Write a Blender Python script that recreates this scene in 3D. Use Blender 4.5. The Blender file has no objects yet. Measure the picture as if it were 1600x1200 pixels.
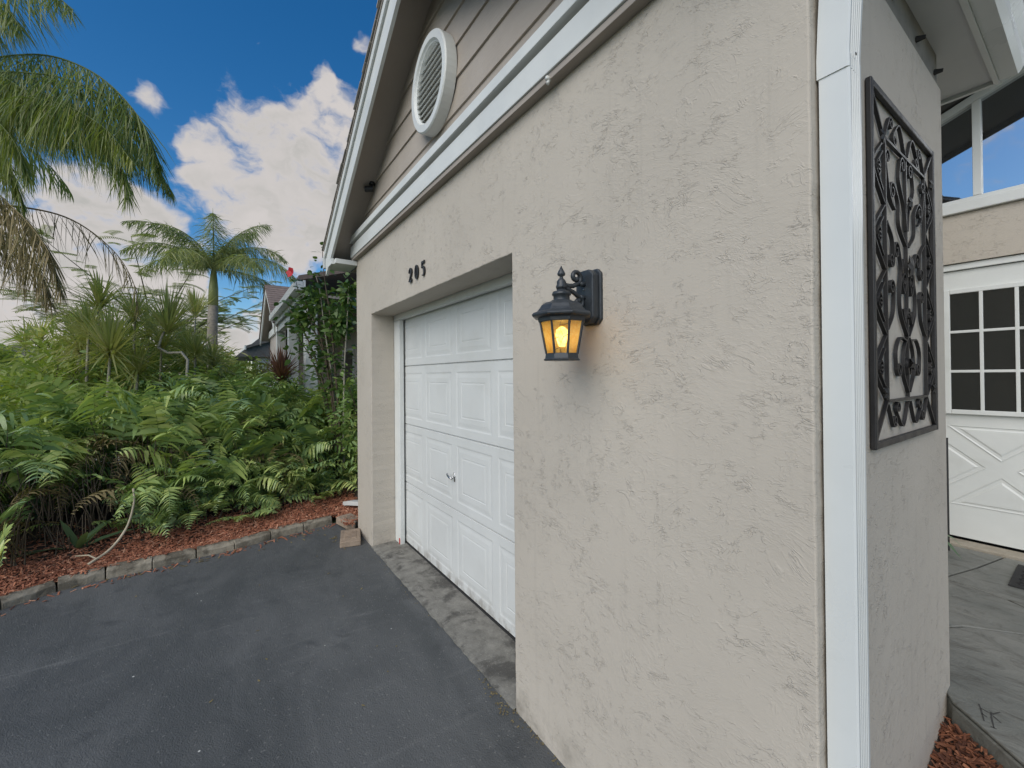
import bpy, bmesh, math, random
import numpy as np
from mathutils import Matrix, Vector, Quaternion

random.seed(7)
rng = np.random.default_rng(11)
R = math.radians
scene = bpy.context.scene
COL = scene.collection

# ------------------------------------------------------------------ camera
cam_data = bpy.data.cameras.new('camera')
cam_data.lens = 14.625
cam_data.sensor_width = 36
cam_data.clip_start = 0.05
cam_data.clip_end = 3000
cam_data.shift_y = -17.5 / 1600
cam = bpy.data.objects.new('camera', cam_data)
COL.objects.link(cam)
cam.matrix_world = (Matrix.Translation((0, 0, 1.6)) @ Matrix.Rotation(R(55.3), 4, 'Z')
                    @ Matrix.Rotation(R(90.4), 4, 'X') @ Matrix.Rotation(R(-0.5), 4, 'Z'))
scene.camera = cam
_R3 = cam.matrix_world.to_3x3()


def look(u, v):
    """direction in the sky seen at a pixel of the photograph (for the cloud bank positions)"""
    return (_R3 @ Vector(((u - 800) / 650, -(v - 582.5) / 650, -1))).normalized()


# ------------------------------------------------------------------ sun and sky
SUN_DIR = Vector((0.32, -0.62, 0.54)).normalized()          # towards the sun
sun_el = math.asin(SUN_DIR.z)
sun_az = math.atan2(SUN_DIR.x, SUN_DIR.y)
sun_data = bpy.data.lights.new('sun', 'SUN')
sun_data.energy = 2.0
sun_data.angle = R(62)
sun_data.color = (1.0, 0.94, 0.84)
sun = bpy.data.objects.new('sun', sun_data)
COL.objects.link(sun)
sun.rotation_euler = (-SUN_DIR).to_track_quat('-Z', 'Y').to_euler()

world = bpy.data.worlds.new('World')
scene.world = world
world.use_nodes = True
scene.view_settings.view_transform = 'Standard'
scene.view_settings.look = 'None'
scene.view_settings.gamma = 1
scene.view_settings.use_curve_mapping = False
scene.view_settings.exposure = 0.50


class NT:
    """small helper for node trees"""
    def __init__(self, tree):
        self.t = tree
        self.n = tree.nodes
        self.l = tree.links

    def new(self, kind, **kw):
        nd = self.n.new(kind)
        for k, v in kw.items():
            setattr(nd, k, v)
        return nd

    def put(self, sock, val):
        if val is None:
            return
        if hasattr(val, 'is_output') or isinstance(val, bpy.types.NodeSocket):
            self.l.new(val, sock)
        else:
            sock.default_value = val

    def math(self, op, a, b=None, c=None, clamp=False):
        nd = self.new('ShaderNodeMath', operation=op, use_clamp=clamp)
        self.put(nd.inputs[0], a)
        self.put(nd.inputs[1], b)
        self.put(nd.inputs[2], c)
        return nd.outputs[0]

    def vmath(self, op, a, b=None):
        nd = self.new('ShaderNodeVectorMath', operation=op)
        self.put(nd.inputs[0], a)
        self.put(nd.inputs[1], b)
        return nd.outputs['Value'] if op in ('DOT_PRODUCT', 'LENGTH') else nd.outputs[0]

    def noise(self, vec, scale, detail=3, rough=0.55, dist=0.0):
        nd = self.new('ShaderNodeTexNoise')
        self.put(nd.inputs['Vector'], vec)
        nd.inputs['Scale'].default_value = scale
        nd.inputs['Detail'].default_value = detail
        nd.inputs['Roughness'].default_value = rough
        nd.inputs['Distortion'].default_value = dist
        return nd.outputs[0]

    def mapr(self, val, a, b, c=0.0, d=1.0, smooth=False):
        nd = self.new('ShaderNodeMapRange')
        nd.interpolation_type = 'SMOOTHSTEP' if smooth else 'LINEAR'
        self.put(nd.inputs[0], val)
        for i, q in enumerate((a, b, c, d)):
            self.put(nd.inputs[i + 1], q)
        return nd.outputs[0]

    def mix(self, fac, a, b):
        nd = self.new('ShaderNodeMix', data_type='RGBA')
        self.put(nd.inputs[0], fac)
        self.put(nd.inputs[6], a if not isinstance(a, tuple) else (*a[:3], 1))
        self.put(nd.inputs[7], b if not isinstance(b, tuple) else (*b[:3], 1))
        return nd.outputs[2]

    def mapping(self, vec, scale=(1, 1, 1), rot=(0, 0, 0), loc=(0, 0, 0)):
        nd = self.new('ShaderNodeMapping')
        self.put(nd.inputs[0], vec)
        nd.inputs[1].default_value = loc
        nd.inputs[2].default_value = rot
        nd.inputs[3].default_value = scale
        return nd.outputs[0]


w = NT(world.node_tree)
w.n.clear()
w_out = w.new('ShaderNodeOutputWorld')
w_bg = w.new('ShaderNodeBackground')
w_bg.inputs[1].default_value = 0.10
w.l.new(w_bg.outputs[0], w_out.inputs[0])
sky = w.new('ShaderNodeTexSky', sky_type='NISHITA', sun_disc=False)
sky.sun_elevation = sun_el
sky.sun_rotation = sun_az
sky.air_density = 1.0
sky.dust_density = 0.6
sky.ozone_density = 3.0
hs = w.new('ShaderNodeHueSaturation')
hs.inputs['Saturation'].default_value = 1.36
hs.inputs['Value'].default_value = 0.92
w.l.new(sky.outputs[0], hs.inputs['Color'])
tc = w.new('ShaderNodeTexCoord')
wdir0 = tc.outputs['Generated']
# curl the cloud outlines: push the direction about with noise
wn = w.new('ShaderNodeTexNoise')
w.l.new(wdir0, wn.inputs['Vector'])
wn.inputs['Scale'].default_value = 7.0
wn.inputs['Detail'].default_value = 4
wn.inputs['Roughness'].default_value = 0.6
wvec = w.new('ShaderNodeVectorMath', operation='SUBTRACT')
w.l.new(wn.outputs['Color'], wvec.inputs[0])
wvec.inputs[1].default_value = (0.5, 0.5, 0.5)
wadd = w.new('ShaderNodeVectorMath', operation='MULTIPLY_ADD')
w.l.new(wvec.outputs[0], wadd.inputs[0])
wadd.inputs[1].default_value = (0.11, 0.11, 0.085)
w.l.new(wdir0, wadd.inputs[2])
wdir = w.vmath('NORMALIZE', wadd.outputs[0])
# cloud banks: (u, v, radius in degrees, weight)
BANKS = [(445, 285, 6.0, 0.8), (375, 270, 5.0, 0.8), (505, 230, 4.5, 0.8), (535, 185, 3.0, 0.7), (480, 340, 4.5, 0.8),
         (415, 325, 4.5, 0.6), (465, 388, 2.5, 0.6), (300, 218, 1.7, 0.45), (320, 255, 2.5, 0.5),
         (135, 300, 2.2, 0.6), (185, 340, 3.6, 0.8), (240, 385, 3.6, 0.8), (285, 425, 2.6, 0.6), (130, 370, 3.5, 0.6), (95, 297, 1.0, 0.5),
         (224, 146, 1.4, 0.75), (512, 118, 1.5, 0.55), (500, 150, 1.2, 0.5), (567, 62, 1.3, 0.75), (400, 78, 0.6, 0.5),
         (370, 520, 4, 0.5), (430, 470, 3, 0.5), (300, 560, 5, 0.6), (100, 550, 6, 0.7), (20, 480, 4, 0.6),
         (200, 500, 5, 0.6), (-120, 300, 7, 0.8), (-200, 120, 5, 0.7)]
HOLES = [(420, 50, 18), (330, 120, 14), (150, 90, 14), (60, 190, 11), (400, 430, 5), (270, 315, 4), (40, 420, 5)]
bias = None
for (u, v, rad, wt) in BANKS:
    dt = w.vmath('DOT_PRODUCT', wdir, tuple(look(u, v)))
    k_ = 1.0 / (1.0 - math.cos(R(rad)))
    m = w.math('MULTIPLY', w.math('EXPONENT', w.math('MULTIPLY', w.math('SUBTRACT', dt, 1.0), k_)), wt)
    bias = m if bias is None else w.math('ADD', bias, m)
bias = w.math('MINIMUM', bias, 0.80)
hole = None
for (u, v, rad) in HOLES:
    dt = w.vmath('DOT_PRODUCT', wdir, tuple(look(u, v)))
    m = w.mapr(dt, math.cos(R(rad)), math.cos(R(rad * 0.72)), 0.0, 1.0)
    hole = m if hole is None else w.math('MAXIMUM', hole, m)
wd2 = w.mapping(wdir, scale=(1.0, 1.0, 1.7))
n_big = w.noise(wd2, 3.2, 5, 0.55, 0.0)
n_fine = w.noise(wd2, 12.0, 8, 0.60, 0.0)
gen = w.math('MULTIPLY_ADD', n_big, 1.3, -0.50)               # scattered clouds everywhere else
gen = w.math('MULTIPLY', w.math('SUBTRACT', 1.0, hole), gen)
base = w.math('MAXIMUM', bias, gen)
base = w.math('SUBTRACT', base, w.math('MULTIPLY', w.math('MULTIPLY', hole, w.math('SUBTRACT', 1.0, bias)), 0.30))
dens = w.math('MULTIPLY_ADD', w.math('SUBTRACT', n_fine, 0.5), 1.9, base)
cover = w.mapr(dens, 0.20, 0.74, 0.0, 1.0, True)
n_sh = w.noise(w.mapping(wdir, scale=(1.0, 1.0, 1.5), loc=(0.3, 0.1, 0.07)), 5.0, 5, 0.55, 0.3)
core = w.math('MULTIPLY', w.mapr(w.math('MULTIPLY_ADD', n_fine, -0.55, w.math('ADD', n_sh, 0.275)), 0.36, 0.64, 0, 1, True), w.mapr(dens, 0.5, 1.1, 0, 0.8, True))
ccol = w.mix(core, (4.5, 4.25, 4.15), (2.9, 2.95, 2.8))
w.l.new(w.mix(cover, hs.outputs[0], ccol), w_bg.inputs[0])


# ------------------------------------------------------------------ object helpers
def tag(o, label=None, cat=None, group=None, kind=None):
    if label: o['label'] = label
    if cat: o['category'] = cat
    if group: o['group'] = group
    if kind: o['kind'] = kind
    return o


def empty(name, loc, label, cat, group=None):
    o = bpy.data.objects.new(name, None)
    COL.objects.link(o)
    o.location = loc
    o.empty_display_size = 0.1
    tag(o, label, cat, group)
    return o


def adopt(o, parent):
    if parent is None:
        return
    o.parent = parent
    if parent.type == 'EMPTY':
        o.matrix_parent_inverse = Matrix.Translation(-Vector(parent.location))


def fast_mesh(name, verts, faces):
    me = bpy.data.meshes.new(name)
    me.from_pydata([tuple(map(float, v)) for v in verts] if not isinstance(verts, np.ndarray) else verts.tolist(), [],
                   faces if not isinstance(faces, np.ndarray) else faces.tolist())
    return me


def link(name, me, mat, parent=None, smooth=False, bevel=0.0, seg=2):
    o = bpy.data.objects.new(name, me)
    COL.objects.link(o)
    for m in (mat if isinstance(mat, (list, tuple)) else [mat]):
        me.materials.append(m)
    if smooth:
        me.polygons.foreach_set('use_smooth', [True] * len(me.polygons))
    if bevel:
        b = o.modifiers.new('bevel', 'BEVEL')
        b.width = bevel
        b.segments = seg
        b.limit_method = 'ANGLE'
        b.angle_limit = R(35)
    adopt(o, parent)
    return o


class MB:
    def __init__(self):
        self.v = []
        self.f = []

    def add(self, verts, faces):
        k = len(self.v)
        self.v.extend([tuple(p) for p in verts])
        self.f.extend([tuple(i + k for i in f) for f in faces])
        return self

    def box(self, x0, x1, y0, y1, z0, z1):
        v = [(x, y, z) for z in (z0, z1) for y in (y0, y1) for x in (x0, x1)]
        return self.add(v, [(0, 2, 3, 1), (4, 5, 7, 6), (0, 1, 5, 4), (2, 6, 7, 3), (0, 4, 6, 2), (1, 3, 7, 5)])

    def hexa(self, p):
        """eight corners: bottom ring 0-3, top ring 4-7"""
        return self.add(p, [(3, 2, 1, 0), (4, 5, 6, 7), (0, 1, 5, 4), (1, 2, 6, 5), (2, 3, 7, 6), (3, 0, 4, 7)])

    def extrude(self, poly, vec):
        """planar polygon (3-D points) extruded along vec"""
        n = len(poly)
        a = [Vector(p) for p in poly]
        b = [p + Vector(vec) for p in a]
        f = [tuple(range(n - 1, -1, -1)), tuple(range(n, 2 * n))]
        f += [(i, (i + 1) % n, n + (i + 1) % n, n + i) for i in range(n)]
        return self.add(a + b, f)

    def tube(self, pts, rad, n=6, caps=True):
        pts = [Vector(p) for p in pts]
        m = len(pts)
        if not isinstance(rad, (list, tuple)):
            rad = [rad] * m
        vs = []
        up = None
        for i, p in enumerate(pts):
            t = (pts[min(i + 1, m - 1)] - pts[max(i - 1, 0)])
            if t.length < 1e-9: t = Vector((0, 0, 1))
            t.normalize()
            if up is None:
                up = Vector((0, 0, 1)) if abs(t.z) < 0.9 else Vector((1, 0, 0))
            a = t.cross(up)
            if a.length < 1e-6: a = t.orthogonal()
            a.normalize()
            b = a.cross(t).normalized()
            up = b
            for k in range(n):
                an = 2 * math.pi * k / n
                vs.append(p + (a * math.cos(an) + b * math.sin(an)) * rad[i])
        fs = []
        for i in range(m - 1):
            for k in range(n):
                k2 = (k + 1) % n
                fs.append((i * n + k, i * n + k2, (i + 1) * n + k2, (i + 1) * n + k))
        if caps:
            fs.append(tuple(range(n - 1, -1, -1)))
            fs.append(tuple(range((m - 1) * n, m * n)))
        return self.add(vs, fs)

    def lathe(self, prof, cx, cy, n=16, turn=0.0):
        """prof: list of (radius, z)"""
        vs = []
        for r, z in prof:
            for k in range(n):
                an = 2 * math.pi * k / n + turn
                vs.append((cx + r * math.cos(an), cy + r * math.sin(an), z))
        fs = []
        for i in range(len(prof) - 1):
            for k in range(n):
                k2 = (k + 1) % n
                fs.append((i * n + k, i * n + k2, (i + 1) * n + k2, (i + 1) * n + k))
        fs.append(tuple(range(n - 1, -1, -1)))
        fs.append(tuple(range((len(prof) - 1) * n, len(prof) * n)))
        return self.add(vs, fs)

    def build(self, name, mat, parent=None, smooth=False, bevel=0.0, seg=2):
        return link(name, fast_mesh(name, self.v, self.f), mat, parent, smooth, bevel, seg)


def boxobj(name, mat, parent, *b, bevel=0.0):
    return MB().box(*b).build(name, mat, parent, bevel=bevel)


# ------------------------------------------------------------------ materials
def new_mat(name):
    m = bpy.data.materials.new(name)
    m.use_nodes = True
    t = NT(m.node_tree)
    bsdf = t.n['Principled BSDF']
    co = t.new('ShaderNodeTexCoord').outputs['Object']
    return m, t, bsdf, co


def bump(t, bsdf, height, dist, strength=1.0):
    b = t.new('ShaderNodeBump')
    b.inputs['Strength'].default_value = strength
    b.inputs['Distance'].default_value = dist
    t.put(b.inputs['Height'], height)
    t.l.new(b.outputs[0], bsdf.inputs['Normal'])


def simple(name, col, rough=0.6, var=0.12, scale=6.0, bmp=0.0, bscale=60, metal=0.0, spec=0.5, dirt=None, dirt_amt=0.0, foot=0.0):
    m, t, b, co = new_mat(name)
    n = t.noise(co, scale, 5, 0.6)
    k = t.mapr(n, 0.3, 0.7, 1 - var, 1 + var)
    c = t.vmath('SCALE', (*col,), None)
    nd = c.node
    nd.inputs[0].default_value = col
    t.put(nd.inputs['Scale'], k)
    out = nd.outputs[0]
    if dirt:
        d = t.noise(co, scale * 0.7, 6, 0.65, 0.5)
        out = t.mix(t.math('MULTIPLY', t.mapr(d, 0.5, 0.75, 0, 1, True), dirt_amt), out, dirt)
    if foot:
        # grime and scuffs along the bottom edge
        sep = t.new('ShaderNodeSeparateXYZ')
        t.put(sep.inputs[0], co)
        gz = t.math('MULTIPLY', t.mapr(sep.outputs[2], 0.03, foot, 1, 0, True), t.mapr(t.noise(t.mapping(co, scale=(1, 1, 0.5)), 14, 6, 0.7), 0.42, 0.66, 0, 1, True))
        out = t.mix(t.math('MULTIPLY', gz, 0.75), out, (0.20, 0.17, 0.13))
    t.put(b.inputs['Base Color'], out)
    t.put(b.inputs['Roughness'], t.mapr(n, 0.3, 0.7, max(rough - 0.08, 0), min(rough + 0.08, 1)))
    b.inputs['Metallic'].default_value = metal
    b.inputs['Specular IOR Level'].default_value = spec
    if bmp:
        bump(t, b, t.noise(co, bscale, 4, 0.6), bmp)
    return m


def stucco(name, col, amount=1.0):
    m, t, b, co = new_mat(name)
    # direction of the trowel drifts slowly over the wall
    warp = t.new('ShaderNodeTexNoise')
    t.put(warp.inputs['Vector'], co)
    warp.inputs['Scale'].default_value = 2.2
    warp.inputs['Detail'].default_value = 2
    off = t.new('ShaderNodeVectorMath', operation='MULTIPLY_ADD')
    t.put(off.inputs[0], warp.outputs['Color'])
    off.inputs[1].default_value = (0.34, 0.34, 0.34)
    t.put(off.inputs[2], co)
    cw = off.outputs[0]
    c1 = t.mapping(cw, scale=(1.0, 1.0, 1.7), rot=(0, R(32), 0))
    c2 = t.mapping(cw, scale=(1.0, 1.0, 2.6), rot=(0, R(-24), 0), loc=(3, 1, 2))
    n1 = t.noise(c1, 9, 5, 0.62, 0.5)
    n2 = t.noise(c2, 12, 5, 0.65, 0.4)
    def crack(n, wd):
        return t.mapr(t.math('ABSOLUTE', t.math('SUBTRACT', n, 0.5)), wd * 0.35, wd, 1, 0, True)
    seg1 = t.mapr(t.noise(t.mapping(co, loc=(1, 8, 3)), 20, 3, 0.6), 0.50, 0.60, 0, 1, True)
    seg2 = t.mapr(t.noise(t.mapping(co, loc=(5, 4, 9)), 24, 3, 0.6), 0.51, 0.61, 0, 1, True)
    p1 = t.mapr(t.noise(co, 4.5, 4, 0.65), 0.48, 0.64, 0.03, 1, True)
    p2 = t.mapr(t.noise(t.mapping(co, loc=(7, 2, 5)), 5.5, 4, 0.65), 0.48, 0.64, 0.02, 1, True)
    k1 = t.math('MULTIPLY', crack(n1, 0.018), t.math('MULTIPLY', p1, seg1))
    k2 = t.math('MULTIPLY', crack(n2, 0.020), t.math('MULTIPLY', p2, seg2))
    cr = t.math('MAXIMUM', k1, k2)
    # torn lips and trowel ridges: thin raised lines, thick in some patches, faint in others
    def ridge(n, wd):
        return t.mapr(t.math('ABSOLUTE', t.math('SUBTRACT', n, 0.5)), 0.0, wd, 1, 0, True)
    n3 = t.noise(t.mapping(cw, scale=(1.0, 1.0, 1.9), rot=(0, R(-38), 0), loc=(2, 6, 1)), 23, 4, 0.6, 0.7)
    n4 = t.noise(t.mapping(cw, scale=(1.0, 1.0, 1.5), rot=(0, R(25), 0), loc=(9, 3, 4)), 38, 3, 0.6, 0.5)
    p3 = t.mapr(t.noise(t.mapping(co, loc=(3, 3, 8)), 3.6, 5, 0.65), 0.38, 0.60, 0.26, 1, True)
    r3 = t.math('MULTIPLY', t.math('MULTIPLY', ridge(n3, 0.055), t.math('MULTIPLY_ADD', seg1, 0.75, 0.25)), p3)
    r4 = t.math('MULTIPLY', ridge(n4, 0.09), t.math('MULTIPLY', p3, 0.55))
    step = t.math('MULTIPLY', t.mapr(n1, 0.49, 0.53, 0, 1, True), t.math('MULTIPLY', p1, 0.22))
    soft = t.noise(cw, 7, 3, 0.5)
    grain = t.noise(co, 150, 3, 0.65)
    trow = t.math('MULTIPLY', t.noise(t.mapping(cw, scale=(1, 1, 5), rot=(0, R(40), 0)), 22, 4, 0.6), p3)
    h = t.math('MULTIPLY_ADD', soft, 0.45, t.math('MULTIPLY', cr, -0.22))
    h = t.math('MULTIPLY_ADD', grain, 0.05, h)
    h = t.math('MULTIPLY_ADD', trow, 0.10, h)
    h = t.math('MULTIPLY_ADD', r3, 0.34, h)
    h = t.math('MULTIPLY_ADD', r4, 0.15, h)
    h = t.math('ADD', h, step)
    bump(t, b, h, 0.0036 * amount)
    tone = t.noise(co, 1.6, 5, 0.6)
    cc = t.mix(t.mapr(tone, 0.3, 0.7), tuple(c * 0.94 for c in col), tuple(c * 1.05 for c in col))
    # dirt splash at the foot of the wall, where rain throws soil up
    sep = t.new('ShaderNodeSeparateXYZ')
    t.put(sep.inputs[0], co)
    foot = t.math('MULTIPLY', t.mapr(sep.outputs[2], 0.0, 0.22, 1, 0, True), t.mapr(t.noise(co, 9, 5, 0.7), 0.42, 0.7))
    cc = t.mix(t.math('MULTIPLY', foot, 0.55), cc, (0.13, 0.115, 0.09))
    streak = t.noise(t.mapping(co, scale=(9, 9, 0.35)), 3.0, 5, 0.6)
    cc = t.mix(t.math('MULTIPLY', t.mapr(streak, 0.55, 0.75, 0, 1, True), 0.16), cc, tuple(c * 0.62 for c in col))
    cc = t.mix(t.math('MULTIPLY', cr, 0.05), cc, tuple(c * 0.38 for c in col))
    t.put(b.inputs['Base Color'], cc)
    b.inputs['Roughness'].default_value = 0.72
    b.inputs['Specular IOR Level'].default_value = 0.3
    return m


M = {}
M['stucco'] = stucco('stucco_greige', (0.47, 0.425, 0.36))
M['stucco_far'] = simple('stucco_far', (0.40, 0.36, 0.32), 0.8, 0.08, 3, 0.004, 30)
M['white'] = simple('white_paint', (0.63, 0.645, 0.62), 0.45, 0.04, 4, 0.0006, 50, dirt=(0.42, 0.42, 0.38), dirt_amt=0.25)
M['door_white'] = simple('garage_door_white', (0.60, 0.61, 0.59), 0.45, 0.04, 3, 0.0006, 90, dirt=(0.44, 0.44, 0.40), dirt_amt=0.3, foot=0.16)
M['gutter'] = simple('gutter_white', (0.60, 0.62, 0.605), 0.32, 0.03, 3, 0.0005, 8, dirt=(0.45, 0.45, 0.42), dirt_amt=0.2)
M['soffit'] = simple('soffit_paint', (0.33, 0.29, 0.25), 0.7, 0.10, 2, 0.001, 40)
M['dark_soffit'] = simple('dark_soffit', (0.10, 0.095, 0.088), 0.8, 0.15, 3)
M['soffit_white'] = simple('soffit_white', (0.55, 0.56, 0.55), 0.6, 0.06, 3)
M['frieze'] = simple('stained_frieze', (0.24, 0.22, 0.19), 0.8, 0.2, 7, 0.001, 40, dirt=(0.06, 0.055, 0.05), dirt_amt=0.8)
M['shingle'] = simple('brown_shingle', (0.20, 0.15, 0.125), 0.9, 0.25, 9, 0.002, 160)
M['shingle_pale'] = simple('weathered_shingle', (0.30, 0.28, 0.25), 0.9, 0.25, 9, 0.002, 160)
M['shingle_grey'] = simple('grey_shingle', (0.13, 0.125, 0.12), 0.9, 0.25, 9, 0.002, 160)
M['black_iron'] = simple('black_iron', (0.012, 0.012, 0.013), 0.5, 0.3, 20, 0.0006, 120, dirt=(0.07, 0.05, 0.03), dirt_amt=0.15)
M['lantern'] = simple('lantern_black', (0.03, 0.036, 0.042), 0.42, 0.25, 30, 0.0006, 200)
M['black_plastic'] = simple('black_plastic', (0.02, 0.02, 0.02), 0.4, 0.1, 20)
M['chrome'] = simple('chrome', (0.55, 0.55, 0.55), 0.2, 0.1, 20, metal=1.0)
M['dark'] = simple('dark_room', (0.012, 0.012, 0.013), 0.8, 0.2, 3)
M['red_mark'] = simple('red_reflector', (0.45, 0.05, 0.04), 0.4, 0.1, 20)
M['bark'] = simple('palm_bark', (0.24, 0.21, 0.17), 0.9, 0.3, 14, 0.006, 40)
M['pale_stem'] = simple('pale_stem', (0.34, 0.31, 0.25), 0.8, 0.25, 20, 0.003, 60)
M['brown_stem'] = simple('brown_stem', (0.10, 0.075, 0.05), 0.85, 0.3, 20, 0.002, 80)
M['dry_stick'] = simple('dry_stick', (0.42, 0.36, 0.26), 0.8, 0.2, 20)
M['digit'] = simple('digit_black', (0.012, 0.012, 0.013), 0.35, 0.1, 30)
M['car'] = simple('car_paint', (0.006, 0.008, 0.013), 0.35, 0.05, 2)
M['rubber'] = simple('tyre_rubber', (0.02, 0.02, 0.02), 0.85, 0.1, 20)
M['soil'] = simple('bed_soil', (0.045, 0.032, 0.024), 0.95, 0.3, 20, 0.01, 40)
M['peach'] = simple('peach_wall', (0.55, 0.42, 0.28), 0.8, 0.1, 1)
M['petal'] = simple('hibiscus_petal', (0.55, 0.03, 0.04), 0.5, 0.15, 30)
M['concrete_far'] = simple('concrete_far', (0.36, 0.35, 0.32), 0.85, 0.12, 2, 0.002, 60)


def siding():
    m, t, b, co = new_mat('siding_paint')
    n = t.noise(t.mapping(co, scale=(1, 1, 14)), 7, 6, 0.65)
    f = t.noise(co, 2.2, 5, 0.6)
    c = t.mix(t.mapr(f, 0.3, 0.7), (0.34, 0.295, 0.245), (0.41, 0.36, 0.305))
    t.put(b.inputs['Base Color'], c)
    b.inputs['Roughness'].default_value = 0.6
    bump(t, b, n, 0.0025)
    return m


M['siding'] = siding()


def asphalt():
    m, t, b, co = new_mat('sealed_asphalt')
    big = t.noise(t.mapping(co, scale=(0.6, 1.6, 1), rot=(0, 0, R(20))), 1.3, 6, 0.62, 0.7)
    mid = t.noise(co, 5, 6, 0.65, 0.5)
    c = t.mix(t.mapr(big, 0.35, 0.7, 0, 1, True), (0.052, 0.057, 0.058), (0.104, 0.108, 0.107))
    c = t.mix(t.math('MULTIPLY', t.mapr(mid, 0.52, 0.76, 0, 1, True), 0.35), c, (0.115, 0.12, 0.115))
    gr = t.noise(co, 210, 4, 0.75)
    c = t.mix(t.mapr(gr, 0.35, 0.70, 0.0, 0.55), c, (0.125, 0.13, 0.13))
    c = t.mix(t.mapr(t.noise(t.mapping(co, loc=(2, 2, 2)), 150, 3, 0.7), 0.56, 0.70, 0.0, 0.5), c, (0.030, 0.033, 0.036))
    # scuffed streaks that run along the drive
    st = t.noise(t.mapping(co, scale=(3.2, 0.35, 1), rot=(0, 0, R(-8))), 3.0, 6, 0.7, 0.5)
    sm = t.mapr(t.noise(co, 0.7, 3, 0.5), 0.45, 0.62, 0, 1, True)
    c = t.mix(t.math('MULTIPLY', t.math('MULTIPLY', t.mapr(st, 0.56, 0.74, 0, 1, True), sm), 0.65), c, (0.19, 0.192, 0.185))
    dk = t.noise(t.mapping(co, loc=(4, 9, 0)), 2.6, 5, 0.6, 0.8)
    c = t.mix(t.math('MULTIPLY', t.mapr(dk, 0.54, 0.72, 0, 1, True), 0.5), c, (0.036, 0.040, 0.043))
    vo = t.new('ShaderNodeTexVoronoi', feature='F1')
    t.put(vo.inputs['Vector'], co)
    vo.inputs['Scale'].default_value = 8
    spk = t.math('LESS_THAN', vo.outputs['Distance'], 0.040)
    rare = t.math('GREATER_THAN', t.vmath('DOT_PRODUCT', vo.outputs['Color'], (0.5, 0.5, 0.0)), 0.60)
    c = t.mix(t.math('MULTIPLY', spk, rare), c, (0.6, 0.6, 0.56))
    v2 = t.new('ShaderNodeTexVoronoi', feature='F1')
    t.put(v2.inputs['Vector'], co)
    v2.inputs['Scale'].default_value = 55
    st2 = t.math('MULTIPLY', t.math('LESS_THAN', v2.outputs['Distance'], 0.26), t.math('GREATER_THAN', t.vmath('DOT_PRODUCT', v2.outputs['Color'], (0.5, 0.5, 0.0)), 0.72))
    c = t.mix(t.math('MULTIPLY', st2, 0.55), c, (0.20, 0.20, 0.19))
    t.put(b.inputs['Base Color'], c)
    t.put(b.inputs['Roughness'], t.mapr(mid, 0.3, 0.7, 0.55, 0.8))
    agg = t.noise(co, 130, 3, 0.7)
    h = t.math('MULTIPLY_ADD', t.noise(co, 28, 4, 0.65), 0.8, agg)
    bump(t, b, h, 0.0065)
    return m


M['asphalt'] = asphalt()


def old_concrete(name, a, bcol, dark, bsc=40, amt=0.7, bd=0.006):
    m, t, b, co = new_mat(name)
    n = t.noise(co, 4.5, 7, 0.68, 0.4)
    n2 = t.noise(co, 14, 6, 0.7)
    c = t.mix(t.mapr(n2, 0.3, 0.7), a, bcol)
    c = t.mix(t.math('MULTIPLY', t.mapr(n, 0.46, 0.62, 0, 1, True), amt), c, dark)
    sp = t.noise(co, 110, 3, 0.7)
    c = t.mix(t.math('MULTIPLY', t.mapr(sp, 0.62, 0.72), 0.5), c, (0.55, 0.53, 0.48))
    t.put(b.inputs['Base Color'], c)
    b.inputs['Roughness'].default_value = 0.85
    bump(t, b, t.math('ADD', t.noise(co, bsc, 5, 0.7), t.math('MULTIPLY', sp, 0.4)), bd)
    return m


M['apron'] = old_concrete('stained_concrete', (0.13, 0.125, 0.108), (0.25, 0.24, 0.21), (0.050, 0.047, 0.042), 60, 0.8, 0.0025)
M['edging'] = old_concrete('mossy_edging', (0.19, 0.165, 0.12), (0.32, 0.285, 0.22), (0.075, 0.063, 0.043), 22, 0.75)
M['paver'] = old_concrete('tan_paver', (0.24, 0.18, 0.13), (0.36, 0.28, 0.21), (0.10, 0.08, 0.06), 50, 0.4)
M['sill_conc'] = old_concrete('tan_sill', (0.30, 0.26, 0.20), (0.40, 0.36, 0.29), (0.16, 0.14, 0.11), 50, 0.4)


def slate():
    m, t, b, co = new_mat('stamped_slate')
    lay = t.noise(t.mapping(co, scale=(1, 2.0, 1), rot=(0, 0, R(-28))), 5, 8, 0.68, 1.3)
    n = t.noise(co, 2.2, 5, 0.6)
    c = t.mix(t.mapr(n, 0.35, 0.65), (0.135, 0.142, 0.128), (0.225, 0.225, 0.20))
    c = t.mix(t.math('MULTIPLY', t.mapr(lay, 0.52, 0.68), 0.6), c, (0.065, 0.060, 0.048))
    t.put(b.inputs['Base Color'], c)
    t.put(b.inputs['Roughness'], t.mapr(lay, 0.3, 0.7, 0.45, 0.75))
    bump(t, b, lay, 0.012)
    return m


M['slate'] = slate()
M['groove'] = simple('dark_groove', (0.045, 0.045, 0.042), 0.9, 0.2, 20)


def chips(name, cols):
    m, t, b, co = new_mat(name)
    g = t.new('ShaderNodeNewGeometry')
    r = g.outputs['Random Per Island']
    ramp = t.new('ShaderNodeValToRGB')
    t.l.new(r, ramp.inputs[0])
    els = ramp.color_ramp.elements
    for i, c in enumerate(cols):
        e = els[i] if i < 2 else els.new(i / (len(cols) - 1))
        e.position = i / (len(cols) - 1)
        e.color = (*c, 1)
    t.put(b.inputs['Base Color'], ramp.outputs[0])
    b.inputs['Roughness'].default_value = 0.85
    bump(t, b, t.noise(co, 120, 3, 0.6), 0.002)
    return m


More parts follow.
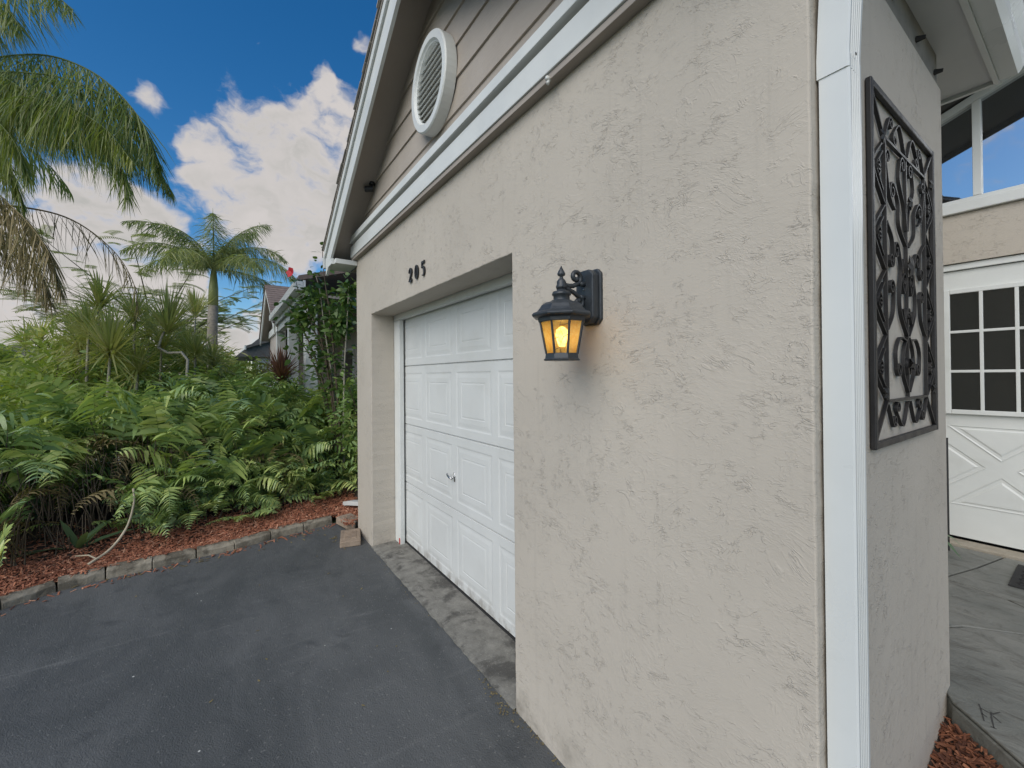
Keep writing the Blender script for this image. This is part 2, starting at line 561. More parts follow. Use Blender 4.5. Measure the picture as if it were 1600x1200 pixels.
M['mulch'] = chips('red_mulch', [(0.13, 0.042, 0.022), (0.29, 0.105, 0.055), (0.42, 0.17, 0.09), (0.23, 0.08, 0.042), (0.56, 0.30, 0.19)])
M['mulch2'] = chips('brown_mulch', [(0.05, 0.018, 0.010), (0.12, 0.040, 0.018), (0.19, 0.068, 0.030), (0.08, 0.028, 0.014), (0.27, 0.11, 0.055)])


def leafmat(name, cols, trans=0.3, rough=0.45, vein=0.0):
    """foliage: colour spread per leaf, some light let through"""
    m, t, b, co = new_mat(name)
    g = t.new('ShaderNodeNewGeometry')
    at = t.new('ShaderNodeAttribute', attribute_name='tint')
    r = t.math('ADD', t.math('MULTIPLY', g.outputs['Random Per Island'], 0.45), t.math('MULTIPLY', at.outputs['Fac'], 0.55))
    ramp = t.new('ShaderNodeValToRGB')
    t.put(ramp.inputs[0], r)
    els = ramp.color_ramp.elements
    for i, c in enumerate(cols):
        e = els[i] if i < 2 else els.new(i / (len(cols) - 1))
        e.position = i / (len(cols) - 1)
        e.color = (*c, 1)
    c = ramp.outputs[0]
    t.put(b.inputs['Base Color'], c)
    b.inputs['Roughness'].default_value = rough
    b.inputs['Specular IOR Level'].default_value = 0.45
    tr = t.new('ShaderNodeBsdfTranslucent')
    sc = t.vmath('MULTIPLY', c, (1.25, 1.35, 0.6))
    t.put(tr.inputs[0], sc)
    mx = t.new('ShaderNodeMixShader')
    mx.inputs[0].default_value = trans
    t.l.new(b.outputs[0], mx.inputs[1])
    t.l.new(tr.outputs[0], mx.inputs[2])
    t.l.new(mx.outputs[0], t.n['Material Output'].inputs[0])
    return m


M['fern'] = leafmat('fern_leaf', [(0.085, 0.155, 0.10), (0.18, 0.28, 0.13), (0.28, 0.39, 0.14), (0.42, 0.51, 0.16), (0.60, 0.62, 0.24)], 0.24, 0.27)
M['shrub'] = leafmat('shrub_leaf', [(0.085, 0.15, 0.065), (0.15, 0.25, 0.08), (0.23, 0.34, 0.09), (0.35, 0.43, 0.11)])
M['yellow_leaf'] = leafmat('yellow_green_leaf', [(0.16, 0.24, 0.06), (0.28, 0.35, 0.08), (0.42, 0.42, 0.11)], 0.4)
M['dracaena'] = leafmat('dracaena_leaf', [(0.20, 0.24, 0.08), (0.38, 0.40, 0.14), (0.54, 0.50, 0.24), (0.30, 0.34, 0.11), (0.60, 0.55, 0.32)], 0.4)
M['cordyline'] = leafmat('cordyline_leaf', [(0.06, 0.025, 0.018), (0.14, 0.06, 0.04), (0.22, 0.12, 0.08), (0.10, 0.04, 0.03)], 0.2)
M['palm_green'] = leafmat('palm_green', [(0.055, 0.095, 0.038), (0.12, 0.17, 0.05), (0.22, 0.26, 0.06), (0.33, 0.34, 0.08)], 0.4, 0.38)
M['palm_dry'] = leafmat('palm_dry', [(0.10, 0.075, 0.035), (0.19, 0.145, 0.065), (0.29, 0.23, 0.11), (0.13, 0.12, 0.04)], 0.2, 0.7)
M['palm_far'] = leafmat('palm_far', [(0.12, 0.15, 0.08), (0.20, 0.24, 0.10), (0.31, 0.34, 0.13), (0.44, 0.44, 0.17)], 0.4, 0.35)
M['feather'] = leafmat('feathery_leaf', [(0.16, 0.20, 0.08), (0.26, 0.30, 0.11), (0.36, 0.38, 0.14)], 0.35, 0.6)
M['hibiscus'] = leafmat('hibiscus_leaf', [(0.035, 0.080, 0.030), (0.070, 0.135, 0.040), (0.12, 0.19, 0.05), (0.20, 0.26, 0.06)], 0.3, 0.4)
M['lily'] = leafmat('lily_leaf', [(0.06, 0.11, 0.065), (0.10, 0.165, 0.085), (0.14, 0.22, 0.10)], 0.2, 0.35)
M['grass'] = leafmat('grass_blade', [(0.05, 0.09, 0.02), (0.09, 0.14, 0.03), (0.14, 0.17, 0.05)], 0.25, 0.6)


def lawn():
    m, t, b, co = new_mat('lawn')
    n = t.noise(co, 1.2, 5, 0.6)
    f = t.noise(co, 45, 4, 0.7)
    c = t.mix(t.mapr(n, 0.3, 0.7), (0.05, 0.085, 0.022), (0.10, 0.13, 0.04))
    c = t.mix(t.mapr(f, 0.4, 0.7), c, (0.035, 0.06, 0.018))
    t.put(b.inputs['Base Color'], c)
    b.inputs['Roughness'].default_value = 0.9
    bump(t, b, f, 0.03)
    return m


M['lawn'] = lawn()


def glass_reflect(name, tint=(0.02, 0.025, 0.03), k=0.55):
    """window glass with a mirror-like coating in front of a dark room"""
    m, t, b, co = new_mat(name)
    b.inputs['Base Color'].default_value = (*tint, 1)
    b.inputs['Roughness'].default_value = 0.03
    gl = t.new('ShaderNodeBsdfGlossy')
    gl.inputs['Roughness'].default_value = 0.015
    gl.inputs[0].default_value = (0.9, 0.93, 0.95, 1)
    mx = t.new('ShaderNodeMixShader')
    mx.inputs[0].default_value = k
    t.l.new(b.outputs[0], mx.inputs[1])
    t.l.new(gl.outputs[0], mx.inputs[2])
    t.l.new(mx.outputs[0], t.n['Material Output'].inputs[0])
    return m


M['window_glass'] = glass_reflect('window_glass', k=0.62)
M['door_glass'] = glass_reflect('door_glass', (0.018, 0.02, 0.019), 0.13)
M['far_glass'] = glass_reflect('far_glass', (0.02, 0.02, 0.022), 0.15)


def amber():
    m, t, b, co = new_mat('amber_glass')
    n = t.noise(co, 60, 4, 0.7, 0.6)
    c = t.mix(t.mapr(n, 0.35, 0.65), (0.95, 0.50, 0.10), (1.0, 0.70, 0.25))
    tr = t.new('ShaderNodeBsdfTranslucent')
    t.put(tr.inputs[0], c)
    tp = t.new('ShaderNodeBsdfTransparent')
    t.put(tp.inputs[0], c)
    gl = t.new('ShaderNodeBsdfGlossy')
    gl.inputs['Roughness'].default_value = 0.12
    m1 = t.new('ShaderNodeMixShader')
    m1.inputs[0].default_value = 0.45
    t.l.new(tr.outputs[0], m1.inputs[1])
    t.l.new(tp.outputs[0], m1.inputs[2])
    m2 = t.new('ShaderNodeMixShader')
    m2.inputs[0].default_value = 0.07
    t.l.new(m1.outputs[0], m2.inputs[1])
    t.l.new(gl.outputs[0], m2.inputs[2])
    t.l.new(m2.outputs[0], t.n['Material Output'].inputs[0])
    return m


M['amber'] = amber()


def emit(name, col, s):
    m, t, b, co = new_mat(name)
    b.inputs['Base Color'].default_value = (1, 0.9, 0.7, 1)
    b.inputs['Emission Color'].default_value = (*col, 1)
    b.inputs['Emission Strength'].default_value = s
    return m


M['bulb'] = emit('lit_bulb', (1.0, 0.90, 0.68), 5.0)

# ================================================================== SETTING
def sheet(name, poly, z, mat, kind='structure'):
    me = fast_mesh(name, [(x, y, z) for x, y in poly], [tuple(range(len(poly)))])
    o = link(name, me, mat)
    o['kind'] = kind
    return o


sheet('ground', [(-900, -900), (900, -900), (900, 900), (-900, 900)], -0.03, M['lawn'])
sheet('street', [(-300, -16), (300, -16), (300, -9.5), (-300, -9.5)], -0.022, M['asphalt'])
drive = sheet('driveway', [(-4.30, -9.6), (1.6, -9.6), (1.6, -0.6), (0.6, 0.6), (-0.1, 1.0), (-0.3, 1.17), (-4.95, 1.17),
                           (-4.88, 0.97), (-4.81, 0.68), (-4.76, 0.38), (-4.67, 0.08), (-4.66, -0.21), (-4.62, -0.5),
                           (-4.60, -0.78), (-4.55, -1.04), (-4.40, -1.35), (-4.28, -1.8), (-4.25, -3)], 0.0, M['asphalt'])
sheet('neighbour_driveway', [(-15.2, -9.6), (-11.3, -9.6), (-11.3, 1.2), (-15.2, 1.2)], -0.018, M['concrete_far'])
sheet('front_path', [(-11.0, -9.6), (-9.9, -9.6), (-9.9, 1.2), (-11.0, 1.2)], -0.017, M['concrete_far'])

# ================================================================== HOUSE
house = empty('house', (-2.45, 1.14, 0), 'greige stucco house with white trimmed garage gable beside the driveway', 'house')
XL, XR, YW = -4.48, -0.40, 1.14
XR_OP, XL_OP, Z_OP = -1.64, -3.97, 2.19


def jit_line(a, b, step, amp, r):
    """points from a to b (2-D), wobbling a little across the line"""
    a, b = Vector(a), Vector(b)
    L = (b - a).length
    n = max(2, int(L / step))
    nrm = Vector((-(b - a).y, (b - a).x)).normalized()
    out = []
    for i in range(n):
        p = a.lerp(b, i / n)
        if i > 0:
            p = p + nrm * r.uniform(-amp, amp)
        out.append(p)
    return out


rw = random.Random(3)
outline = []
corners = [(XL, -0.05), (XL_OP, -0.05), (XL_OP, Z_OP), (XR_OP, Z_OP), (XR_OP, -0.05), (XR, -0.05), (XR, 2.83), (XL, 2.83)]
amps = [0.0, 0.0012, 0.0016, 0.0014, 0.0, 0.0012, 0.0, 0.0012]
for i, c in enumerate(corners):
    d = corners[(i + 1) % len(corners)]
    if amps[i]:
        outline += jit_line(c, d, 0.035, amps[i], rw)
    else:
        outline.append(Vector(c))
MB().extrude([(p.x, YW, p.y) for p in outline], (0, 0.22, 0)).build('front_wall', M['stucco'], house, bevel=0.005)
# return wall with the ironwork, and the entry recess behind it
ro = [(-0.62, 1.215), (-0.398, 1.215), (-0.398, 2.47), (-0.402, 2.49), (-0.412, 2.503), (-0.43, 2.51), (-1.3, 2.51), (-1.3, 2.3), (-0.62, 2.3)]
MB().extrude([(x, y, -0.05) for x, y in ro], (0, 0, 2.83)).build('return_wall', M['stucco'], house)
boxobj('recess_wall', M['stucco'], house, -1.3, -1.12, 2.512, 4.598, 0.0, 3.3)
boxobj('side_wall', M['stucco'], house, XL, XL + 0.2, 1.362, 8.0, -0.05, 2.83)
boxobj('garage_ceiling', M['dark'], house, XL + 0.21, -0.63, 1.365, 2.29, 2.70, 2.82)
boxobj('garage_ceiling', M['dark'], house, XL + 0.21, -1.31, 2.2905, 7.9, 2.70, 2.82)
boxobj('garage_back_wall', M['dark'], house, XL + 0.21, -1.31, 7.0, 7.2, 0.0, 2.69)
boxobj('garage_inner_wall', M['dark'], house, -1.50, -1.31, 2.52, 6.99, 0.0, 2.69)
boxobj('garage_floor', M['apron'], house, XL + 0.21, -1.31, 1.45, 6.99, -0.04, 0.015)

# trim band over the garage opening
boxobj('trim_lower_lip', M['soffit'], house, XL - 0.01, XR + 0.01, 1.095, 1.141, 2.806, 2.833, bevel=0.002)
boxobj('trim_board', M['white'], house, XL - 0.02, XR + 0.02, 1.086, 1.142, 2.834, 2.950, bevel=0.003)
boxobj('trim_gap', M['soffit'], house, XL - 0.01, XR + 0.01, 1.108, 1.1405, 2.9505, 2.972)
boxobj('trim_cap', M['white'], house, XL - 0.02, XR + 0.02, 1.066, 1.143, 2.9725, 3.028, bevel=0.003)
MB().box(-1.302, -1.29, 1.078, 1.10, 2.80, 2.815).tube([(-1.296, 1.09, 2.80), (-1.296, 1.086, 2.785)], 0.007, 8).build('trim_bolt', M['white'], house, True)

RX, RZ, SL = -2.45, 4.1185, 0.57                 # ridge line of the soffit and its slope


def zs(x):
    return RZ - SL * abs(x - RX)


# gable siding boards, lapped
MB().extrude([(XL, 1.146, 2.84), (XR, 1.146, 2.84), (XR, 1.146, zs(XR)), (RX, 1.146, RZ), (XL, 1.146, zs(XL))], (0, 0.1, 0)).build('gable_backing', M['soffit'], house)
z0 = 3.03
k = 0
while z0 < RZ - 0.01:
    ex = 0.128 if k == 0 else 0.195
    z1 = min(z0 + ex + 0.012, RZ - 0.002)
    hw0 = min((RZ - z0) / SL, RX - XL + 0.0)
    hw1 = max((RZ - z1) / SL, 0.003)
    hw1 = min(hw1, RX - XL)
    yb, yt = 1.124, 1.141
    p = [(RX - hw0, yb, z0), (RX + hw0, yb, z0), (RX + hw0, yb + 0.012, z0), (RX - hw0, yb + 0.012, z0),
         (RX - hw1, yt - 0.004, z1), (RX + hw1, yt - 0.004, z1), (RX + hw1, yt, z1), (RX - hw1, yt, z1)]
    MB().hexa(p).build('siding_board', M['siding'], house)
    z0 += ex
    k += 1

# rakes, soffits, roof
EL, ER = -4.78, -0.30


def slab(name, mat, x_a, x_b, off0, off1, y0, y1, bevel=0.0, parent=house):
    poly = [(x_a, y0, zs(x_a) + off0), (x_b, y0, zs(x_b) + off0), (x_b, y0, zs(x_b) + off1), (x_a, y0, zs(x_a) + off1)]
    return MB().extrude(poly, (0, y1 - y0, 0)).build(name, mat, parent, bevel=bevel)


for (xe, nm) in ((EL, 'l'), (ER, 'r')):
    slab('rake_fascia', M['white'], xe, RX, -0.105, 0.075, 0.900, 0.924, 0.002)
    slab('rake_moulding', M['white'], xe, RX, 0.080, 0.150, 0.882, 0.922, 0.003)
    slab('rake_soffit', M['soffit'], xe, RX, 0.0, 0.014, 0.926, 1.145)
    yend = 9.0 if xe < RX else 2.95
    slab('roof_deck', M['soffit'], xe, RX, 0.152, 0.168, 0.875, yend)
    sgn = 1 if xe < RX else -1
    xx = xe - sgn * 0.03
    c = 0
    rs = random.Random(5)
    while (xx - RX) * sgn < 0:
        xn = xx + sgn * 0.125
        if (xn - RX) * sgn > 0: xn = RX
        xo = xx + sgn * 0.20
        if (xo - RX) * sgn > 0: xo = RX
        a, b2 = 0.182, 0.171
        yj = 0.862 + rs.uniform(-0.007, 0.007)
        zf = lambda x: RZ - SL * abs(x - RX)
        poly = [(xx, yj, zf(xx) + a), (xo, yj, zf(xo) + b2), (xo, yj, zf(xo) + b2 + 0.008), (xx, yj, zf(xx) + a + 0.013)]
        MB().extrude(poly, (0, yend - yj, 0)).build('shingle_course', M['shingle_pale'], house)
        xx = xn
        c += 1

# left eave: level return box, fascia, gutter with end cap
boxobj('eave_return', M['white'], house, EL + 0.002, -4.44, 0.926, 1.138, 2.752, 2.80, bevel=0.003)
MB().extrude([(EL, 0.899, 2.752), (-4.50, 0.899, 2.752), (-4.50, 0.899, 2.81), (EL, 0.899, zs(EL) - 0.0)], (0, 0.024, 0)).build('eave_return_face', M['white'], house)
boxobj('eave_soffit', M['soffit'], house, EL + 0.002, XL, 1.16, 8.0, 2.755, 2.772)
boxobj('eave_fascia', M['white'], house, EL - 0.02, EL, 0.926, 9.0, 2.76, 2.93)


def gutter(name, x_in, x_out, zb, zt, y0, y1, parent):
    s = 1 if x_out > x_in else -1
    w_ = abs(x_out - x_in)
    t = 0.003
    prof = [(x_in, zt), (x_in, zb), (x_in + s * w_ * 0.55, zb), (x_in + s * w_ * 0.72, zb + 0.025), (x_in + s * w_ * 0.75, zb + 0.07), (x_out, zt - 0.018), (x_out, zt)]
    inn = [(x_out - s * 0.012, zt), (x_out - s * 0.012, zt - 0.008), (x_out - s * t, zt - 0.008), (x_out - s * t, zt - 0.018),
           (x_in + s * (w_ * 0.75 - t), zb + 0.072), (x_in + s * (w_ * 0.72 - t), zb + 0.027), (x_in + s * w_ * 0.53, zb + t), (x_in + s * t, zb + t), (x_in + s * t, zt)]
    g = MB()
    ring = prof + inn
    # quads between the outer and inner skins
    n = len(prof)
    for i in range(n - 1):
        a0, a1 = prof[i], prof[i + 1]
        g.add([(a0[0], y0, a0[1]), (a1[0], y0, a1[1]), (a1[0], y1, a1[1]), (a0[0], y1, a0[1])], [(0, 1, 2, 3)])
    g.add([(x_out, y0, zt), (x_out - s * 0.014, y0, zt), (x_out - s * 0.014, y1, zt), (x_out, y1, zt)], [(0, 1, 2, 3)])
    g.add([(x_out - s * 0.014, y0, zt), (x_out - s * 0.014, y0, zt - 0.012), (x_out - s * 0.014, y1, zt - 0.012), (x_out - s * 0.014, y1, zt)], [(0, 1, 2, 3)])
    for yy in (y0, y1):
        g.add([(p[0], yy, p[1]) for p in prof], [tuple(range(n))])
    return g.build(name, M['gutter'], parent)


gutter('gutter', EL - 0.021, EL - 0.125, 2.775, 2.90, 0.888, 9.0, house)
# right eave over the ironwork wall
boxobj('frieze_board', M['frieze'], house, -0.60, -0.412, 1.16, 2.49, 2.781, 2.944)
boxobj('eave_soffit', M['soffit_white'], house, -0.55, -0.302, 0.93, 2.93, 2.945, 2.962)
boxobj('eave_fascia', M['white'], house, -0.300, -0.284, 0.90, 2.95, 2.93, 3.06)
boxobj('eave_end_board', M['white'], house, -1.10, -0.302, 2.932, 2.952, 2.93, 3.20)
boxobj('eave_end_soffit', M['soffit_white'], house, -1.10, -0.56, 2.515, 2.93, 2.946, 2.962)
g_r = gutter('gutter', -0.283, -0.185, 2.945, 3.07, 0.89, 2.955, house)
# wasp-nest sized dark stubs left on the stained frieze
for (yy, zz) in ((1.86, 2.87), (2.16, 2.86), (2.44, 2.85)):
    MB().tube([(-0.412, yy, zz), (-0.385, yy + 0.004, zz - 0.004)], [0.012, 0.007], 7).build('nail_stub', M['black_iron'], house)

# ---- downspout on the right corner, ribbed on its outer face
def ribbed_pipe(path, wx, wy, name, parent):
    """path: list of (x0, y0, z) of the pipe's wall-side front corner; wx out from wall, wy along wall; ribs on +x face"""
    sec = [(0, 0), (wx - 0.004, 0), (wx, 0.004)]
    nr = 5
    for i in range(nr):
        y_a = 0.010 + (wy - 0.020) * i / nr
        y_b = 0.010 + (wy - 0.020) * (i + 0.55) / nr
        sec += [(wx, y_a), (wx - 0.0035, y_a + 0.002), (wx - 0.0035, y_b), (wx, y_b + 0.002)]
    sec += [(wx, wy - 0.004), (wx - 0.004, wy), (0, wy)]
    g = MB()
    vs = []
    for (x, y, z) in path:
        vs += [(x + a, y + b, z) for a, b in sec]
    n = len(sec)
    fs = []
    for i in range(len(path) - 1):
        for q in range(n):
            q2 = (q + 1) % n
            fs.append((i * n + q, i * n + q2, (i + 1) * n + q2, (i + 1) * n + q))
    fs.append(tuple(range(n - 1, -1, -1)))
    fs.append(tuple(range((len(path) - 1) * n, len(path) * n)))
    g.add(vs, fs)
    return g.build(name, M['gutter'], parent, bevel=0.0)


dsp = ribbed_pipe([(-0.394, 1.172, 0.10), (-0.394, 1.172, 1.2), (-0.393, 1.172, 2.33)], 0.060, 0.078, 'downspout', house)
ribbed_pipe([(-0.3965, 1.169, 2.30), (-0.3965, 1.169, 2.345), (-0.392, 1.168, 2.44), (-0.386, 1.166, 2.54), (-0.31, 1.150, 2.76), (-0.285, 1.15, 2.82), (-0.285, 1.15, 2.95)], 0.0630, 0.081, 'elbow', dsp)
for zz in (2.335,):
    MB().tube([(-0.33, 1.20, zz), (-0.3285, 1.20, zz)], 0.004, 8).build('screw', M['chrome'], dsp)

# ---- oval gable vent
VX, VZ, VA, VB = -2.425, 3.44, 0.265, 0.295
n = 48
g = MB()
for i in range(n):
    a0 = 2 * math.pi * i / n
    a1 = 2 * math.pi * (i + 1) / n
    def P(a, k, y):
        return (VX + VA * k * math.cos(a), y, VZ + (VB * k) * math.sin(a))
    ks = [(1.0, 1.124), (1.0, 1.058), (0.975, 1.05), (0.83, 1.05), (0.80, 1.062), (0.78, 1.066), (0.77, 1.12)]
    for (k0, y0), (k1, y1) in zip(ks[:-1], ks[1:]):
        g.add([P(a0, k0, y0), P(a1, k0, y0), P(a1, k1, y1), P(a0, k1, y1)], [(0, 1, 2, 3)])
vent = g.build('gable_vent', M['white'], house, smooth=False)
bk = MB().add([(VX + VA * 0.78 * math.cos(2 * math.pi * i / n), 1.118, VZ + VB * 0.78 * math.sin(2 * math.pi * i / n)) for i in range(n)], [tuple(range(n))])
bk.build('vent_screen', M['siding'], vent)
NS = 11
for i in range(NS):
    zc = VZ - VB * 0.74 + (2 * VB * 0.74) * (i + 0.5) / NS
    hw = VA * 0.775 * math.sqrt(max(0.0, 1 - ((zc - VZ) / (VB * 0.775)) ** 2))
    if hw < 0.03: continue
    MB().hexa([(VX - hw, 1.066, zc - 0.016), (VX + hw, 1.066, zc - 0.016), (VX + hw, 1.072, zc - 0.018), (VX - hw, 1.072, zc - 0.018),
               (VX - hw, 1.096, zc + 0.014), (VX + hw, 1.096, zc + 0.014), (VX + hw, 1.102, zc + 0.012), (VX - hw, 1.102, zc + 0.012)]).build('slat', M['white'], vent)

# ---- garage door
DY = 1.42
gd = MB().box(-4.05, -1.60, DY + 0.012, DY + 0.03, 0.035, 2.20).build('garage_door', M['door_white'], house)
zrows = [0.035, 0.600, 1.150, 1.698, 2.20]
DX0, PITCH, PW = -3.985, 0.570, 0.492
for r_ in range(4):
    za, zb = zrows[r_] + 0.003, zrows[r_ + 1] - 0.003
    pz0, pz1 = za + 0.062, zb - 0.062
    xs = [DX0]
    for c_ in range(4):
        x_ = DX0 + 0.065 + c_ * PITCH
        xs += [x_, x_ + PW]
    xs.append(-1.62)
    g = MB()
    # rails and stiles around the panels, with a rounded lip at the section joint
    def q(x0, x1, z0_, z1_):
        g.add([(x0, DY, z0_), (x1, DY, z0_), (x1, DY, z1_), (x0, DY, z1_)], [(0, 1, 2, 3)])
    q(xs[0], xs[-1], za + 0.004, pz0)
    q(xs[0], xs[-1], pz1, zb - 0.004)
    for i in range(0, len(xs), 2):
        q(xs[i], xs[i + 1], pz0, pz1)
    for (z_a, z_b, y_a, y_b) in ((za, za + 0.004, DY + 0.008, DY), (zb - 0.004, zb, DY, DY + 0.008)):
        g.add([(xs[0], y_a, z_a), (xs[-1], y_a, z_a), (xs[-1], y_b, z_b), (xs[0], y_b, z_b)], [(0, 1, 2, 3)])
    sec = g.build('door_section', M['door_white'], gd)
    for c_ in range(4):
        x0 = DX0 + 0.065 + c_ * PITCH
        x1 = x0 + PW
        rings = [(0.0, 0.0), (0.010, 0.0028), (0.020, 0.0028), (0.046, 0.0003), (0.080, 0.000), (0.083, 0.0022), (0.096, 0.000)]
        g = MB()
        prev = None
        for (ins, dep) in rings:
            cur = [(x0 + ins, DY + dep, pz0 + ins), (x1 - ins, DY + dep, pz0 + ins), (x1 - ins, DY + dep, pz1 - ins), (x0 + ins, DY + dep, pz1 - ins)]
            if prev:
                for i in range(4):
                    j = (i + 1) % 4
                    g.add([prev[i], prev[j], cur[j], cur[i]], [(0, 1, 2, 3)])
            prev = cur
        g.add(prev, [(0, 1, 2, 3)])
        g.build('raised_panel', M['door_white'], gd)
# bottom rubber seal and the casing round the door
boxobj('bottom_seal', M['rubber'], gd, -3.99, -1.62, DY - 0.004, DY + 0.02, 0.012, 0.034)
boxobj('door_casing', M['white'], house, XL_OP - 0.05, -3.825, 1.361, 1.402, 0.02, 2.135, bevel=0.003)
boxobj('door_casing', M['white'], house, -1.71, XR_OP + 0.05, 1.361, 1.402, 0.02, 2.135, bevel=0.003)
boxobj('door_casing', M['white'], house, XL_OP - 0.05, XR_OP + 0.05, 1.361, 1.403, 2.138, 2.24, bevel=0.003)
MB().box(-3.86, -3.835, 1.355, 1.3605, 0.022, 0.075).build('red_marker', M['red_mark'], house, bevel=0.002)
# lift handle
hd = MB()
HX, HZ = -2.815, 0.845
hd.box(HX - 0.012, HX + 0.012, DY - 0.006, DY - 0.0005, HZ - 0.05, HZ + 0.05)
hd.tube([(HX, DY - 0.004, HZ), (HX, DY - 0.035, HZ), ], 0.009, 10)
hd.tube([(HX + 0.005, DY - 0.035, HZ - 0.012), (HX - 0.03, DY - 0.045, HZ - 0.008), (HX - 0.075, DY - 0.048, HZ + 0.012), (HX - 0.095, DY - 0.042, HZ + 0.026)], [0.010, 0.010, 0.009, 0.006], 8)
hd.v = [(HX + (x - HX) * 0.72, DY + (y - DY) * 0.75, HZ + (z - HZ) * 0.72) for x, y, z in hd.v]
hd.build('lift_handle', M['chrome'], gd, smooth=True)
# concrete apron under the door
xs_ = np.linspace(XL_OP + 0.002, XR_OP - 0.002, 60)
g = MB()
ra = random.Random(8)
fr = [(x, 1.134 + ra.uniform(-0.005, 0.004), 0.010) for x in xs_]
fr_b = [(x, y, -0.02) for x, y, z in fr]
md = [(x, 1.16, 0.014 + ra.uniform(-0.001, 0.001)) for x in xs_]
bkp = [(x, 1.46, 0.024) for x in xs_]
nn = len(xs_)
g.v = [tuple(map(float, p)) for p in fr_b + fr + md + bkp]
for r_ in range(3):
    for i in range(nn - 1):
        g.f.append((r_ * nn + i, r_ * nn + i + 1, (r_ + 1) * nn + i + 1, (r_ + 1) * nn + i))
g.build('door_apron', M['apron'], house)

# ---- downspout shoe at the left corner
g = MB()
def rect_tube(g, pts, w_, h_):
    vs = []
    for (x, y, z, ax) in pts:
        ca, sa = math.cos(ax), math.sin(ax)        # section tilts in the XZ plane
        for (a, b) in ((-w_, -h_), (w_, -h_), (w_, h_), (-w_, h_)):
            vs.append((x + b * sa, y + a, z + b * ca))
    fs = []
    for i in range(len(pts) - 1):
        for q_ in range(4):
            fs.append((i * 4 + q_, i * 4 + (q_ + 1) % 4, (i + 1) * 4 + (q_ + 1) % 4, (i + 1) * 4 + q_))
    g.add(vs, fs)
shoe = [(-4.53, 1.33, 2.77, 1.57), (-4.53, 1.33, 0.42, 1.57)]
for i in range(13):
    tt = i / 12
    r_ = 0.003 if i % 2 else 0.0
    shoe.append((-4.53 - 0.11 * tt ** 1.3 + r_, 1.33, 0.42 - 0.19 * tt, 1.57 - 1.0 * tt))
shoe += [(-4.86, 1.28, 0.17, 0.45), (-5.08, 1.22, 0.135, 0.25), (-5.20, 1.19, 0.105, 0.4)]
rect_tube(g, shoe, 0.040, 0.028)
g.build('downspout', M['gutter'], house)

# ---- entry: wall with door and sloped clerestory window
EY = 4.6
def zt(x): return 3.575 + 0.39 * (x + 0.749)          # sloped window head
DXa, DXb, DZa, DZb = -0.92, -0.01, 0.335, 2.375
boxobj('entry_wall', M['stucco'], house, -1.118, DXa - 0.05, EY, EY + 0.2, 0.0, 2.80)
boxobj('entry_wall', M['stucco'], house, DXb + 0.05, 3.2, EY, EY + 0.2, 0.0, 2.80)
boxobj('entry_wall', M['stucco'], house, DXa - 0.0499, DXb + 0.0499, EY + 0.0005, EY + 0.2, 2.43, 2.7995)
for (xa, xb) in ((-1.118, -0.98), (1.75, 3.2)):
    MB().extrude([(xa, EY, 2.801), (xb, EY, 2.801), (xb, EY, zt(xb) + 0.2), (xa, EY, zt(xa) + 0.2)], (0, 0.2, 0)).build('entry_wall', M['stucco'], house)
ed = boxobj('entry_door', M['white'], house, DXa, DXb, EY + 0.045, EY + 0.085, DZa, DZb)
boxobj('door_frame', M['white'], ed, DXa - 0.048, DXa - 0.004, EY + 0.02, EY + 0.12, 0.30, DZb + 0.05, bevel=0.003)
boxobj('door_frame', M['white'], ed, DXb + 0.004, DXb + 0.048, EY + 0.02, EY + 0.12, 0.30, DZb + 0.05, bevel=0.003)
boxobj('door_frame', M['white'], ed, DXa - 0.004, DXb + 0.004, EY + 0.021, EY + 0.12, DZb + 0.005, DZb + 0.05, bevel=0.003)
boxobj('threshold', M['sill_conc'], ed, DXa - 0.2, DXb + 0.2, EY - 0.10, EY + 0.04, 0.28, 0.318, bevel=0.006)
# nine panes
GX0, GZ0, GW, GH = -0.712, 1.312, 0.490, 0.885
boxobj('glazing_frame', M['white'], ed, GX0 - 0.035, GX0 + GW + 0.035, EY + 0.028, EY + 0.0445, GZ0 - 0.035, GZ0 + GH + 0.035, bevel=0.004)
pw, ph = (GW - 2 * 0.020) / 3, (GH - 2 * 0.020) / 3
for i in range(3):
    for j in range(3):
        xa = GX0 + i * (pw + 0.020)
        za = GZ0 + j * (ph + 0.020)
        boxobj('pane', M['door_glass'], ed, xa, xa + pw, EY + 0.0262, EY + 0.0275, za, za + ph)
for i in range(1, 3):
    xa = GX0 + i * (pw + 0.020) - 0.020
    boxobj('glazing_bar', M['white'], ed, xa, xa + 0.020, EY + 0.016, EY + 0.0279, GZ0 - 0.005, GZ0 + GH + 0.005, bevel=0.003)
    za = GZ0 + i * (ph + 0.020) - 0.020
    boxobj('glazing_bar', M['white'], ed, GX0 - 0.005, GX0 + GW + 0.005, EY + 0.0175, EY + 0.0278, za, za + 0.020, bevel=0.003)
for (a, b, c_, d_) in ((GX0 - 0.035, GX0 - 0.001, GZ0 - 0.035, GZ0 + GH + 0.035), (GX0 + GW + 0.001, GX0 + GW + 0.035, GZ0 - 0.035, GZ0 + GH + 0.035),
                       (GX0 - 0.0009, GX0 + GW + 0.0009, GZ0 - 0.035, GZ0 - 0.001), (GX0 - 0.0009, GX0 + GW + 0.0009, GZ0 + GH + 0.001, GZ0 + GH + 0.035)):
    boxobj('glazing_bead', M['white'], ed, a, b, EY + 0.014, EY + 0.0277, c_, d_, bevel=0.004)
